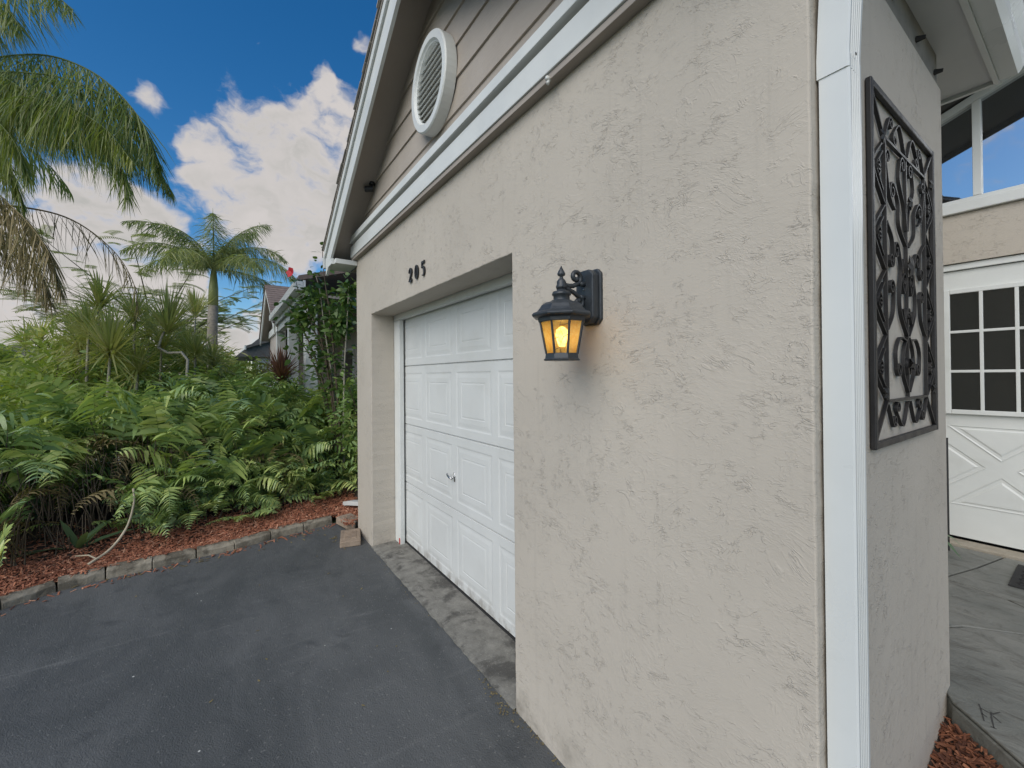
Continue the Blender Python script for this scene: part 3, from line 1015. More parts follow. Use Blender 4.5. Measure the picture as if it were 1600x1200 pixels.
# crossbuck of four raised triangles
CX, CZ, HWX, HHZ, GAP = -0.467, 0.885, 0.345, 0.30, 0.075
def tri_panel(pts):
    c0 = sum((Vector(p) for p in pts), Vector((0, 0))) / 3
    g = MB()
    prev = None
    for (k_, dep) in ((1.0, 0.0), (0.93, 0.009), (0.80, 0.009), (0.70, -0.002), (0.55, -0.003)):
        cur = [(c0.x + (p[0] - c0.x) * k_, EY + 0.0435 + dep * 0.45 - 0.0045, c0.y + (p[1] - c0.y) * k_) for p in pts]
        if prev:
            for i in range(3):
                j = (i + 1) % 3
                g.add([prev[i], prev[j], cur[j], cur[i]], [(0, 1, 2, 3)])
        prev = cur
    g.add(prev, [(0, 1, 2)])
    o = g.build('crossbuck_panel', M['white'], ed)
    g2 = MB()
    g2.extrude([(p[0], EY + 0.036, p[1]) for p in pts], (0, 0.0085, 0))
    return o
tri_panel([(CX - HWX + GAP, CZ + HHZ), (CX + HWX - GAP, CZ + HHZ), (CX, CZ + GAP * 0.8)])
tri_panel([(CX - HWX + GAP, CZ - HHZ), (CX, CZ - GAP * 0.8), (CX + HWX - GAP, CZ - HHZ)])
tri_panel([(CX - HWX, CZ - HHZ + GAP), (CX - GAP, CZ), (CX - HWX, CZ + HHZ - GAP)])
tri_panel([(CX + HWX, CZ - HHZ + GAP), (CX + HWX, CZ + HHZ - GAP), (CX + GAP, CZ)])
# clerestory window
win = MB().extrude([(-0.98, EY + 0.05, 2.84), (1.75, EY + 0.05, 2.84), (1.75, EY + 0.05, zt(1.75)), (-0.98, EY + 0.05, zt(-0.98))], (0, 0.006, 0)).build('clerestory_window', M['window_glass'], house)
boxobj('window_sill', M['white'], win, -0.979, 1.749, EY - 0.035, EY + 0.06, 2.802, 2.878, bevel=0.006)
boxobj('window_rail', M['white'], win, -0.979, 1.749, EY + 0.012, EY + 0.049, 2.880, 2.915, bevel=0.003)
for xm in (-0.955, -0.56, 0.25, 1.05, 1.725):
    MB().extrude([(xm - 0.022, EY + 0.010, 2.916), (xm + 0.022, EY + 0.010, 2.916), (xm + 0.022, EY + 0.010, zt(xm + 0.022) - 0.03), (xm - 0.022, EY + 0.010, zt(xm - 0.022) - 0.03)], (0, 0.0385, 0)).build('mullion', M['white'], win, bevel=0.003)
MB().extrude([(-0.979, EY + 0.008, zt(-0.979) - 0.028), (1.749, EY + 0.008, zt(1.749) - 0.028), (1.749, EY + 0.008, zt(1.749) + 0.03), (-0.979, EY + 0.008, zt(-0.979) + 0.03)], (0, 0.05, 0)).build('window_head', M['white'], win, bevel=0.003)
# porch roof: sloped soffit over the entry
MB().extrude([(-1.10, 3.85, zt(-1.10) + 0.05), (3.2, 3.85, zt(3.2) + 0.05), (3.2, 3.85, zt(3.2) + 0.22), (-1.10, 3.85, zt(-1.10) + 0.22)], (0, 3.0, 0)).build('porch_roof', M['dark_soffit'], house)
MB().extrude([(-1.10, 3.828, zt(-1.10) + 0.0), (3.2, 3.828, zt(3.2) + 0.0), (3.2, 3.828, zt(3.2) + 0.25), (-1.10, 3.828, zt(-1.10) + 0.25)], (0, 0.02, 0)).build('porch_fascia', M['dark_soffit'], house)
# dark room behind the entry glass
boxobj('room_shell', M['dark'], house, -1.1, 3.1, EY + 0.30, EY + 0.34, 0.0, 4.4)

# ---- porch slab, stamped like slate, with its joints and the scratched initials
def slab_piece(poly, name, mat, parent, z0=0.0, z1=0.30, bevel=0.006):
    return MB().extrude([(x, y, z0) for x, y in poly], (0, 0, z1 - z0)).build(name, mat, parent, bevel=bevel)
porch = slab_piece([(-1.11, 2.53), (-0.45, 2.53), (-0.375, 2.36), (-0.30, 2.29), (-0.18, 2.17), (-0.02, 1.90), (0.1, 1.5), (0.2, 1.1), (0.9, 1.0), (3.1, 1.0), (3.1, 4.49), (-1.11, 4.49)],
                   'porch_slab', M['slate'], None, 0.0, 0.282)
porch['kind'] = 'structure'
slab_piece([(-1.105, 2.54), (-0.44, 2.54), (-0.36, 2.37), (-0.285, 2.30), (-0.165, 2.18), (0.0, 1.91), (0.12, 1.5), (0.22, 1.12), (0.9, 1.02), (3.07, 1.02), (3.07, 4.47), (-1.105, 4.47)], 'joint_bed', M['groove'], porch, 0.2825, 0.288, 0.0)
stones = [
    [(-0.44, 2.50), (-0.375, 2.362), (-0.30, 2.292), (-0.178, 2.172), (-0.015, 1.905), (0.45, 2.2), (0.42, 3.05), (-0.02, 3.42), (-0.44, 3.10), (-0.62, 2.80), (-0.62, 2.54)],
    [(-0.45, 3.108), (-0.03, 3.43), (-0.36, 3.66), (-0.62, 3.72), (-1.10, 3.52), (-1.10, 2.85), (-0.63, 2.812)],
    [(-0.62, 3.732), (-0.355, 3.672), (-0.02, 3.44), (0.22, 3.66), (0.20, 4.48), (-0.44, 4.48), (-0.52, 4.1)],
    [(-1.10, 3.532), (-0.632, 3.732), (-0.532, 4.105), (-0.452, 4.48), (-1.10, 4.48)],
    [(-1.10, 2.54), (-0.632, 2.54), (-0.632, 2.80), (-1.10, 2.838)],
    [(-0.005, 1.90), (0.108, 1.5), (0.208, 1.11), (0.9, 1.01), (1.2, 1.6), (1.0, 2.3), (0.46, 2.19)],
    [(0.462, 2.204), (1.0, 2.314), (1.3, 3.0), (0.95, 3.6), (0.23, 3.65), (-0.01, 3.43), (0.432, 3.058)],
    [(0.232, 3.662), (0.955, 3.612), (1.2, 4.48), (0.212, 4.48)],
    [(0.91, 1.01), (3.08, 1.01), (3.08, 2.5), (1.32, 2.99), (1.01, 2.3), (1.21, 1.6)],
    [(1.325, 3.003), (3.08, 2.513), (3.08, 4.48), (1.212, 4.48), (0.965, 3.61)],
]
for s_ in stones:
    slab_piece(s_, 'paving_stone', M['slate'], porch, 0.2885, 0.301, 0.004)
# scratched letters A K near the bed
def scratch(pts, w_=0.006):
    g = MB()
    for (a, b) in zip(pts[:-1], pts[1:]):
        d = Vector((b[0] - a[0], b[1] - a[1], 0)).normalized()
        nrm = Vector((-d.y, d.x, 0)) * w_
        z = 0.3022
        g.add([(a[0] + nrm.x, a[1] + nrm.y, z), (a[0] - nrm.x, a[1] - nrm.y, z), (b[0] - nrm.x * 0.6, b[1] - nrm.y * 0.6, z), (b[0] + nrm.x * 0.6, b[1] + nrm.y * 0.6, z)], [(0, 1, 2, 3)])
    return g


ini = MB()
for seg in ([(-0.312, 2.420), (-0.304, 2.394), (-0.286, 2.318)], [(-0.304, 2.396), (-0.278, 2.388)], [(-0.297, 2.362), (-0.282, 2.352)],
            [(-0.278, 2.400), (-0.274, 2.367), (-0.260, 2.300)], [(-0.274, 2.388), (-0.258, 2.428)], [(-0.272, 2.380), (-0.248, 2.355)], [(-0.269, 2.302), (-0.254, 2.302)]):
    q_ = scratch(seg, 0.0028)
    ini.add(q_.v, q_.f)
ini.build('scratched_initials', M['groove'], porch)

# ================================================================== THINGS ON THE WALL
# ---- lantern
LX, LY = -1.11, 0.985
lan = empty('wall_lantern', (LX, YW, 1.65), 'lit black carriage lantern with amber glass on the stucco wall', 'lantern')
# back plate with chamfered corners and a stepped face
def plate(hw, z0, z1, ch, y0, y1):
    pts = [(LX - hw + ch, z0), (LX + hw - ch, z0), (LX + hw, z0 + ch), (LX + hw, z1 - ch), (LX + hw - ch, z1), (LX - hw + ch, z1), (LX - hw, z1 - ch), (LX - hw, z0 + ch)]
    return MB().extrude([(x, y0, z) for x, z in pts], (0, y1 - y0, 0))
bp = plate(0.052, 1.785, 1.992, 0.018, YW - 0.012, YW + 0.004)
q_ = plate(0.044, 1.790, 1.987, 0.020, YW - 0.044, YW - 0.0121)
bp.add(q_.v, q_.f)
bp.build('back_plate', M['lantern'], lan, bevel=0.004)
MB().lathe([(0.0035, 0), (0.0035, 0.004), (0.001, 0.005)], 0, 0, 8).build('screw', M['chrome'], lan).matrix_basis = Matrix.Translation((LX + 0.02 * 0, YW - 0.0435, 1.915)) @ Matrix.Rotation(R(90), 4, 'X')
# scroll arms
def spiral(c, r0, a0, turns, n, sgn=1, shrink=0.35):
    out = []
    for i in range(n):
        t_ = i / (n - 1)
        a = a0 + sgn * turns * 2 * math.pi * t_
        r_ = r0 * (1 - (1 - shrink) * t_)
        out.append((c[0] + r_ * math.cos(a), c[1] + r_ * math.sin(a)))
    return out
def arm(pts2, rad, name):
    MB().tube([(LX, y, z) for y, z in pts2], rad, 8).build(name, M['lantern'], lan, smooth=True)
up = [(LY, 1.926), (LY + 0.03, 1.921), (LY + 0.055, 1.923), (LY + 0.078, 1.933)] + spiral((LY + 0.070, 1.957), 0.0255, R(-40), 0.95, 16, 1, 0.32)
arm(up, [0.0085] * (len(up) - 3) + [0.009, 0.010, 0.011], 'scroll_arm')
lo = [(LY, 1.911), (LY + 0.03, 1.909), (LY + 0.058, 1.900), (LY + 0.083, 1.886)] + spiral((LY + 0.082, 1.864), 0.0235, R(60), 0.95, 16, -1, 0.32)
arm(lo, [0.0085] * (len(lo) - 3) + [0.009, 0.010, 0.011], 'scroll_arm')
for zz in (1.935, 1.885):
    MB().tube([(LX, LY + 0.087, zz), (LX, YW - 0.04, zz)], 0.010, 8).build('arm_mount', M['lantern'], lan, smooth=True)
# finial
MB().lathe([(0.018, 1.906), (0.020, 1.914), (0.016, 1.922), (0.017, 1.930), (0.013, 1.938), (0.007, 1.944), (0.006, 1.950), (0.013, 1.954), (0.0145, 1.959), (0.012, 1.966), (0.007, 1.975), (0.001, 1.988)], LX, LY, 14).build('finial', M['lantern'], lan, smooth=True)
MB().lathe([(0.016, 1.906), (0.017, 1.900), (0.030, 1.896), (0.034, 1.888), (0.034, 1.884), (0.029, 1.881), (0.029, 1.860), (0.033, 1.856)][::-1], LX, LY, 18).build('neck', M['lantern'], lan, smooth=True)
# eight-sided hood
OT = R(22.5)
hood = MB().lathe([(0.086, 1.786), (0.088, 1.800), (0.108, 1.806), (0.110, 1.812), (0.103, 1.819), (0.090, 1.824), (0.082, 1.834), (0.074, 1.846), (0.060, 1.856), (0.040, 1.861), (0.034, 1.866)], LX, LY, 8, OT)
hood.build('hood', M['lantern'], lan, bevel=0.0015)
rt, rb, zt_, zb_ = 0.079, 0.058, 1.786, 1.676
for k_ in range(8):
    a0, a1 = OT + k_ * math.pi / 4, OT + (k_ + 1) * math.pi / 4
    def pt(a, r_, z): return Vector((LX + r_ * math.cos(a), LY + r_ * math.sin(a), z))
    # pane, set just inside the bars
    g = MB()
    p = [pt(a0, rb - 0.002, zb_), pt(a1, rb - 0.002, zb_), pt(a1, rt - 0.002, zt_), pt(a0, rt - 0.002, zt_)]
    g.add(p, [(0, 1, 2, 3)])
    pane = g.build('glass_pane', M['amber'], lan)
    MB().tube([pt(a0, rb, zb_), pt(a0, rt, zt_)], 0.0042, 6).build('glazing_bar', M['lantern'], lan)
    # thin leading in every other pane
    if k_ % 2 == 0:
        le = MB()
        def uv(u_, v_):
            lo_ = p[0].lerp(p[1], u_)
            hi_ = p[3].lerp(p[2], u_)
            q3 = lo_.lerp(hi_, v_)
            return q3 + (q3 - Vector((LX, LY, q3.z))).normalized() * 0.001
        for path in ([(0.5, 0.0), (0.42, 0.18), (0.5, 0.32), (0.34, 0.5), (0.5, 0.7), (0.45, 0.86), (0.55, 1.0)], [(0.5, 0.32), (0.68, 0.5), (0.5, 0.7)], [(0.34, 0.5), (0.0, 0.42)], [(0.68, 0.5), (1.0, 0.58)], [(0.42, 0.18), (0.0, 0.1)], [(0.45, 0.86), (1.0, 0.9)]):
            le.tube([uv(*a) for a in path], 0.0009, 4)
        le.build('leading', M['lantern'], pane)
MB().lathe([(0.066, 1.652), (0.068, 1.655), (0.062, 1.660), (0.060, 1.677)], LX, LY, 8, OT).build('base_ring', M['lantern'], lan)
MB().lathe([(0.012, 1.678), (0.014, 1.690), (0.013, 1.700)], LX, LY, 12).build('bulb_socket', M['lantern'], lan)
MB().lathe([(0.010, 1.700), (0.014, 1.712), (0.021, 1.730), (0.023, 1.745), (0.020, 1.760), (0.010, 1.770), (0.002, 1.773)], LX, LY, 14).build('bulb', M['bulb'], lan, smooth=True)
pl = bpy.data.lights.new('lantern_light', 'POINT')
pl.energy = 12.0
pl.color = (1.0, 0.66, 0.30)
pl.shadow_soft_size = 0.02
plo = bpy.data.objects.new('lantern_light', pl)
COL.objects.link(plo)
plo.location = (LX, LY, 1.742)
adopt(plo, lan)

# ---- house number 205
num = empty('house_number', (-2.82, YW, 2.29), 'black metal house number 205 screwed above the garage door', 'house number')


def stroke(pts, x0, name, h=0.108, w_=0.064):
    """pts: (x, z, half-width) in digit units; each a flat raised ribbon"""
    P_ = [Vector((x0 + a * w_, 0, 2.292 + b * h)) for a, b, c in pts]
    W_ = [c * w_ for a, b, c in pts]
    L_, Q_ = [], []
    for i in range(len(P_)):
        t_ = (P_[min(i + 1, len(P_) - 1)] - P_[max(i - 1, 0)]).normalized()
        nrm = Vector((-t_.z, 0, t_.x))
        L_.append(P_[i] + nrm * W_[i])
        Q_.append(P_[i] - nrm * W_[i])
    g = MB()
    m_ = len(P_)
    yf, yb = YW - 0.014, YW - 0.005
    vs = [(p.x, yf, p.z) for p in L_ + Q_] + [(p.x, yb, p.z) for p in L_ + Q_]
    fs = []
    for i in range(m_ - 1):
        a, b, c, d = i, i + 1, m_ + i + 1, m_ + i
        fs += [(a, b, c, d), (2 * m_ + a, 2 * m_ + d, 2 * m_ + c, 2 * m_ + b), (a, 2 * m_ + a, 2 * m_ + b, b), (d, c, 2 * m_ + c, 2 * m_ + d)]
    fs += [(0, m_, 3 * m_, 2 * m_), (m_ - 1, 3 * m_ - 1, 4 * m_ - 1, 2 * m_ - 1)]
    g.add(vs, fs)
    return g


def ring_pts(cx, cz, rx, rz, a0, a1, n, wfun):
    return [(cx + rx * math.cos(a0 + (a1 - a0) * i / n), cz + rz * math.sin(a0 + (a1 - a0) * i / n), wfun(a0 + (a1 - a0) * i / n)) for i in range(n + 1)]


def digit(glyph, xc):
    g = MB()
    strokes = []
    if glyph == '0':
        strokes = [ring_pts(0, 0.5, 0.36, 0.43, 0, 2 * math.pi, 26, lambda a: 0.05 + 0.09 * abs(math.cos(a)))]
    elif glyph == '2':
        strokes = [[(-0.30, 0.66, 0.10), (-0.33, 0.74, 0.13), (-0.28, 0.84, 0.10)] + ring_pts(0, 0.72, 0.34, 0.23, R(150), R(-40), 14, lambda a: 0.06 + 0.11 * max(0, math.cos(a)))
                   + [(0.10, 0.42, 0.13), (-0.16, 0.24, 0.10), (-0.36, 0.08, 0.07)],
                   [(-0.42, 0.09, 0.05), (-0.2, 0.12, 0.14), (0.10, 0.08, 0.15), (0.30, 0.07, 0.12), (0.40, 0.14, 0.09), (0.43, 0.25, 0.05)]]
    else:
        strokes = [[(0.38, 0.99, 0.04), (0.30, 0.90, 0.10), (0.0, 0.89, 0.13), (-0.28, 0.92, 0.09)],
                   [(-0.28, 0.95, 0.08), (-0.30, 0.75, 0.07), (-0.32, 0.55, 0.07)],
                   [(-0.33, 0.55, 0.06), (-0.2, 0.62, 0.07)] + ring_pts(0.0, 0.33, 0.34, 0.29, R(100), R(-128), 16, lambda a: 0.05 + 0.10 * max(0, math.cos(a)))]
    for st in strokes:
        q2 = stroke(st, xc, 'd')
        g.add(q2.v, q2.f)
    MB_stand = g
    for zz in (0.12, 0.9):
        g.tube([(xc, YW - 0.007, 2.292 + zz * 0.108), (xc, YW + 0.004, 2.292 + zz * 0.108)], 0.004, 6)
    g.build('digit', M['digit'], num)


digit('2', -2.938)
digit('0', -2.818)
digit('5', -2.700)

# ---- wrought iron wall grille on the return wall
GX = -0.398
gr = empty('iron_wall_grille', (GX, 1.88, 1.38), 'black wrought iron scroll panel hanging on the side wall beside the white downspout', 'wall grille')
GY0, GY1, GZA, GZB = 1.513, 2.245, 1.38, 2.445
Wg, Hg = GY1 - GY0, GZB - GZA


def gpt(s, t_):
    return (GY0 + s * Wg, GZA + t_ * Hg)


def flat_bar(pts, name, thick=0.0032, x0=0.004, x1=0.014, parent=gr):
    """band bent on edge in the plane of the wall: pts in metres (y, z)"""
    P_ = [Vector((a, b)) for a, b in pts]
    m_ = len(P_)
    L_, Q_ = [], []
    for i in range(m_):
        t_ = (P_[min(i + 1, m_ - 1)] - P_[max(i - 1, 0)])
        if t_.length < 1e-7: t_ = Vector((1, 0))
        t_.normalize()
        nrm = Vector((-t_.y, t_.x)) * thick
        L_.append(P_[i] + nrm)
        Q_.append(P_[i] - nrm)
    xa, xb = GX + x0, GX + x1
    vs = [(xb, p.x, p.y) for p in L_ + Q_] + [(xa, p.x, p.y) for p in L_ + Q_]
    fs = []
    for i in range(m_ - 1):
        a, b, c, d = i, i + 1, m_ + i + 1, m_ + i
        fs += [(d, c, b, a), (2 * m_ + a, 2 * m_ + b, 2 * m_ + c, 2 * m_ + d), (a, b, 2 * m_ + b, 2 * m_ + a), (c, d, 2 * m_ + d, 2 * m_ + c)]
    fs += [(0, m_, 3 * m_, 2 * m_), (m_ - 1, 3 * m_ - 1, 4 * m_ - 1, 2 * m_ - 1)]
    g = MB()
    g.add(vs, fs)
    return g.build(name, M['black_iron'], parent)


fw = 0.020
MB().box(GX + 0.002, GX + 0.017, GY0, GY0 + fw, GZA, GZB).build('frame', M['black_iron'], gr, bevel=0.003)
MB().box(GX + 0.002, GX + 0.017, GY1 - fw, GY1, GZA, GZB).build('frame', M['black_iron'], gr, bevel=0.003)
MB().box(GX + 0.003, GX + 0.016, GY0 + fw, GY1 - fw, GZA, GZA + fw).build('frame', M['black_iron'], gr, bevel=0.003)
MB().box(GX + 0.003, GX + 0.016, GY0 + fw, GY1 - fw, GZB - fw, GZB).build('frame', M['black_iron'], gr, bevel=0.003)
# inner rectangle and the mitre bars to the corners
ia, ib, ta, tb = 0.185, 0.815, 0.125, 0.875
cs = [gpt(ia, ta), gpt(ib, ta), gpt(ib, tb), gpt(ia, tb)]
for i in range(4):
    flat_bar([cs[i], cs[(i + 1) % 4]], 'inner_bar', 0.0038, 0.004, 0.014)
for (a, b) in ((gpt(0.035, 0.025), cs[0]), (gpt(0.965, 0.025), cs[1]), (gpt(0.965, 0.975), cs[2]), (gpt(0.035, 0.975), cs[3])):
    flat_bar([a, b], 'mitre_bar', 0.0035, 0.003, 0.013)


def scurl(cx, cz, r0, a0, turns, sgn, n=18, shrink=0.25):
    return spiral((cx, cz), r0, a0, turns, n, sgn, shrink)


def cscroll(p0, p1, bulge, r_, name='scroll'):
    """C scroll: a bowed band whose two ends curl inward"""
    a, b = Vector(p0), Vector(p1)
    d = (b - a)
    L = d.length
    t_ = d.normalized()
    nrm = Vector((-t_.y, t_.x)) * (1 if bulge > 0 else -1)
    body = []
    for i in range(13):
        u_ = i / 12
        body.append(a + d * u_ + nrm * abs(bulge) * math.sin(math.pi * u_))
    # curls at both ends, on the side away from the bulge
    def curl(p, tang):
        c = p - nrm * r_
        a0 = math.atan2((p - c).y, (p - c).x)
        s_ = 1 if (Vector((-(p - c).y, (p - c).x)).dot(tang)) > 0 else -1
        return [Vector(q3) for q3 in spiral((c.x, c.y), r_, a0, 1.35, 20, s_, 0.22)]
    st = curl(a, -t_)
    en = curl(b, t_)
    pts = st[::-1] + body[1:-1] + en
    return flat_bar([(p.x, p.y) for p in pts], name)


def sscroll(p0, p1, bulge, r_, name='scroll'):
    a, b = Vector(p0), Vector(p1)
    d = b - a
    t_ = d.normalized()
    nrm = Vector((-t_.y, t_.x))
    body = [a + d * (i / 14) + nrm * bulge * math.sin(2 * math.pi * i / 14) for i in range(15)]
    def curl(p, tang, sgn):
        c = p - nrm * r_ * sgn
        a0 = math.atan2((p - c).y, (p - c).x)
        s_ = 1 if (Vector((-(p - c).y, (p - c).x)).dot(tang)) > 0 else -1
        return [Vector(q3) for q3 in spiral((c.x, c.y), r_, a0, 1.35, 20, s_, 0.22)]
    sg = 1 if bulge > 0 else -1
    pts = curl(a, -t_, sg)[::-1] + body[1:-1] + curl(b, t_, -sg)
    return flat_bar([(p.x, p.y) for p in pts], name)


def catmull2(c, per=8):
    c = [Vector(p) for p in c]
    c = [2 * c[0] - c[1]] + c + [2 * c[-1] - c[-2]]
    out = []
    for i in range(1, len(c) - 2):
        for q2 in range(per):
            t_ = q2 / per
            p0, p1, p2, p3 = c[i - 1:i + 3]
            out.append(0.5 * (2 * p1 + (p2 - p0) * t_ + (2 * p0 - 5 * p1 + 4 * p2 - p3) * t_ ** 2 + (3 * p1 - p0 - 3 * p2 + p3) * t_ ** 3))
    out.append(c[-2])
    return out


def sweep(pts, c0=None, c1=None, name='scroll', thick=0.0022):
    """bent band through pts (metres), an open curl (radius, side) at either end"""
    body = catmull2(pts)
    def curl(p, tang, r_, side):
        nrm = Vector((-tang.y, tang.x)) * side
        c = p + nrm * r_
        a0 = math.atan2((p - c).y, (p - c).x)
        return [Vector(q3) for q3 in spiral((c.x, c.y), r_, a0, 1.2, 18, side, 0.30)][1:]
    out = list(body)
    if c1:
        out = out + curl(body[-1], (body[-1] - body[-2]).normalized(), *c1)
    if c0:
        st_ = curl(body[0], (body[0] - body[1]).normalized(), *c0)
        out = st_[::-1] + out
    return flat_bar([(p.x, p.y) for p in out], name, thick)


for sgx in (-1, 1):
    def mp(s_, t_):
        return gpt(0.5 + sgx * s_, t_)
    k = sgx
    # heart at the foot, its tops curling down and outwards
    sweep([mp(0.012, 0.145), mp(0.085, 0.205), mp(0.070, 0.275), mp(0.015, 0.315)], None, None)
    sweep([mp(0.040, 0.305), mp(0.130, 0.310), mp(0.190, 0.270), mp(0.185, 0.215)], None, (0.026, -k))
    sweep([mp(0.015, 0.200), mp(0.030, 0.225)], None, (0.020, k))
    # long lyre
    sweep([mp(0.015, 0.320), mp(0.110, 0.385), mp(0.125, 0.450), mp(0.095, 0.520), mp(0.130, 0.580)], None, (0.030, -k))
    sweep([mp(0.030, 0.395), mp(0.055, 0.360), mp(0.085, 0.400)], (0.022, k), None)
    sweep([mp(0.060, 0.555), mp(0.100, 0.500), mp(0.060, 0.450), mp(0.030, 0.480)], None, (0.024, -k))
    # side C bands off the inner bar
    sweep([mp(0.300, 0.330), mp(0.225, 0.380), mp(0.205, 0.450)], None, (0.026, -k))
    sweep([mp(0.300, 0.640), mp(0.225, 0.600), mp(0.205, 0.540)], None, (0.026, k))
    # upper S bands and goblet
    sweep([mp(0.020, 0.600), mp(0.120, 0.650), mp(0.130, 0.720), mp(0.190, 0.760)], None, (0.028, -k))
    sweep([mp(0.010, 0.650), mp(0.040, 0.720), mp(0.115, 0.790), mp(0.095, 0.850)], None, (0.026, k))
    sweep([mp(0.310, 0.820), mp(0.250, 0.720), mp(0.180, 0.690)], (0.024, k), None)
    # tall border: a wave from frame to inner bar with curls in the bays
    for (ta_, tb_) in ((0.13, 0.31), (0.315, 0.495), (0.50, 0.68), (0.685, 0.865)):
        tm = (ta_ + tb_) / 2
        sweep([mp(0.330, ta_), mp(0.455, tm - 0.02), mp(0.455, tm + 0.02), mp(0.330, tb_)], None, None)
        sweep([mp(0.350, tm - 0.055), mp(0.420, tm - 0.012)], None, (0.022, k))
        sweep([mp(0.350, tm + 0.055), mp(0.420, tm + 0.012)], None, (0.022, -k))
    # short borders: arches with curled ends
    for (t0, sg) in ((0.115, -1), (0.885, 1)):
        sweep([mp(0.020, t0), mp(0.100, t0 + sg * 0.070), mp(0.190, t0 + sg * 0.030)], None, (0.022, -k * sg))
        sweep([mp(0.310, t0), mp(0.250, t0 + sg * 0.060)], None, (0.020, k * sg))
flat_bar([gpt(0.5, 0.13), gpt(0.5, 0.40), gpt(0.5, 0.87)], 'centre_bar', 0.004, 0.003, 0.012)
# cast rosette at the middle and small leaf castings
def rosette(s_, t_, r_, n_):
    g = MB()
    y_, z_ = gpt(s_, t_)
    for k2 in range(n_):
        a = 2 * math.pi * k2 / n_
        ca, sa = math.cos(a), math.sin(a)
        def pp(rr, off, x_): return (GX + x_, y_ + rr * ca - off * sa, z_ + rr * sa + off * ca)
        g.add([pp(0, 0, 0.027), pp(r_ * 0.55, r_ * 0.32, 0.024), pp(r_, 0, 0.020), pp(r_ * 0.55, -r_ * 0.32, 0.024), pp(0.3 * r_, 0, 0.014)],
              [(0, 1, 2), (0, 2, 3), (0, 4, 1), (1, 4, 2), (2, 4, 3), (3, 4, 0)])
    return g.build('rosette', M['black_iron'], gr)
rosette(0.5, 0.535, 0.042, 6)
rosette(0.5, 0.735, 0.026, 5)
rosette(0.5, 0.235, 0.026, 5)
rosette(0.11, 0.15, 0.024, 5)
rosette(0.89, 0.15, 0.024, 5)
rosette(0.11, 0.86, 0.024, 5)
rosette(0.89, 0.86, 0.024, 5)

# ---- small security camera under the rake soffit
cx_, cy_, cz_ = -3.80, 1.108, zs(-3.80)
sc = empty('security_camera', (cx_, cy_, cz_), 'small black camera fixed under the rake soffit of the garage gable', 'camera')
MB().lathe([(0.026, cz_ - 0.012), (0.028, cz_ - 0.006), (0.028, cz_ + 0.012)], cx_, cy_, 16).build('mount', M['black_plastic'], sc, smooth=True)
MB().tube([(cx_, cy_, cz_ - 0.008), (cx_ - 0.004, cy_ - 0.008, cz_ - 0.042)], 0.011, 10).build('bracket', M['black_plastic'], sc, smooth=True)
MB().tube([(cx_ + 0.01, cy_ + 0.006, cz_ - 0.048), (cx_ - 0.012, cy_ - 0.05, cz_ - 0.056), (cx_ - 0.014, cy_ - 0.062, cz_ - 0.057)], [0.026, 0.027, 0.024], 14).build('body', M['black_plastic'], sc, bevel=0.003)
MB().tube([(cx_ - 0.0142, cy_ - 0.0625, cz_ - 0.057), (cx_ - 0.015, cy_ - 0.066, cz_ - 0.0575)], 0.015, 14).build('lens', M['far_glass'], sc)

# ---- entry things: mat, hook stake with a small plant
mat_o = empty('door_mat', (0.05, 4.13, 0.302), 'black rubber door mat lying before the white entry door', 'door mat')
MB().box(-0.375, 0.45, 3.90, 4.36, 0.3025, 0.312).build('mat_base', M['rubber'], mat_o, bevel=0.003)
for i in range(9):
    for j in range(5):
        x0, y0 = -0.35 + i * 0.088, 3.925 + j * 0.085
        g = MB()
        for a in range(4):
            an = a * math.pi / 4
            dx, dy = 0.036 * math.cos(an), 0.036 * math.sin(an)
            g.tube([(x0 + 0.04 - dx, y0 + 0.04 - dy, 0.314), (x0 + 0.04 + dx, y0 + 0.04 + dy, 0.314)], 0.004, 4)
        g.build('mat_rib', M['rubber'], mat_o)

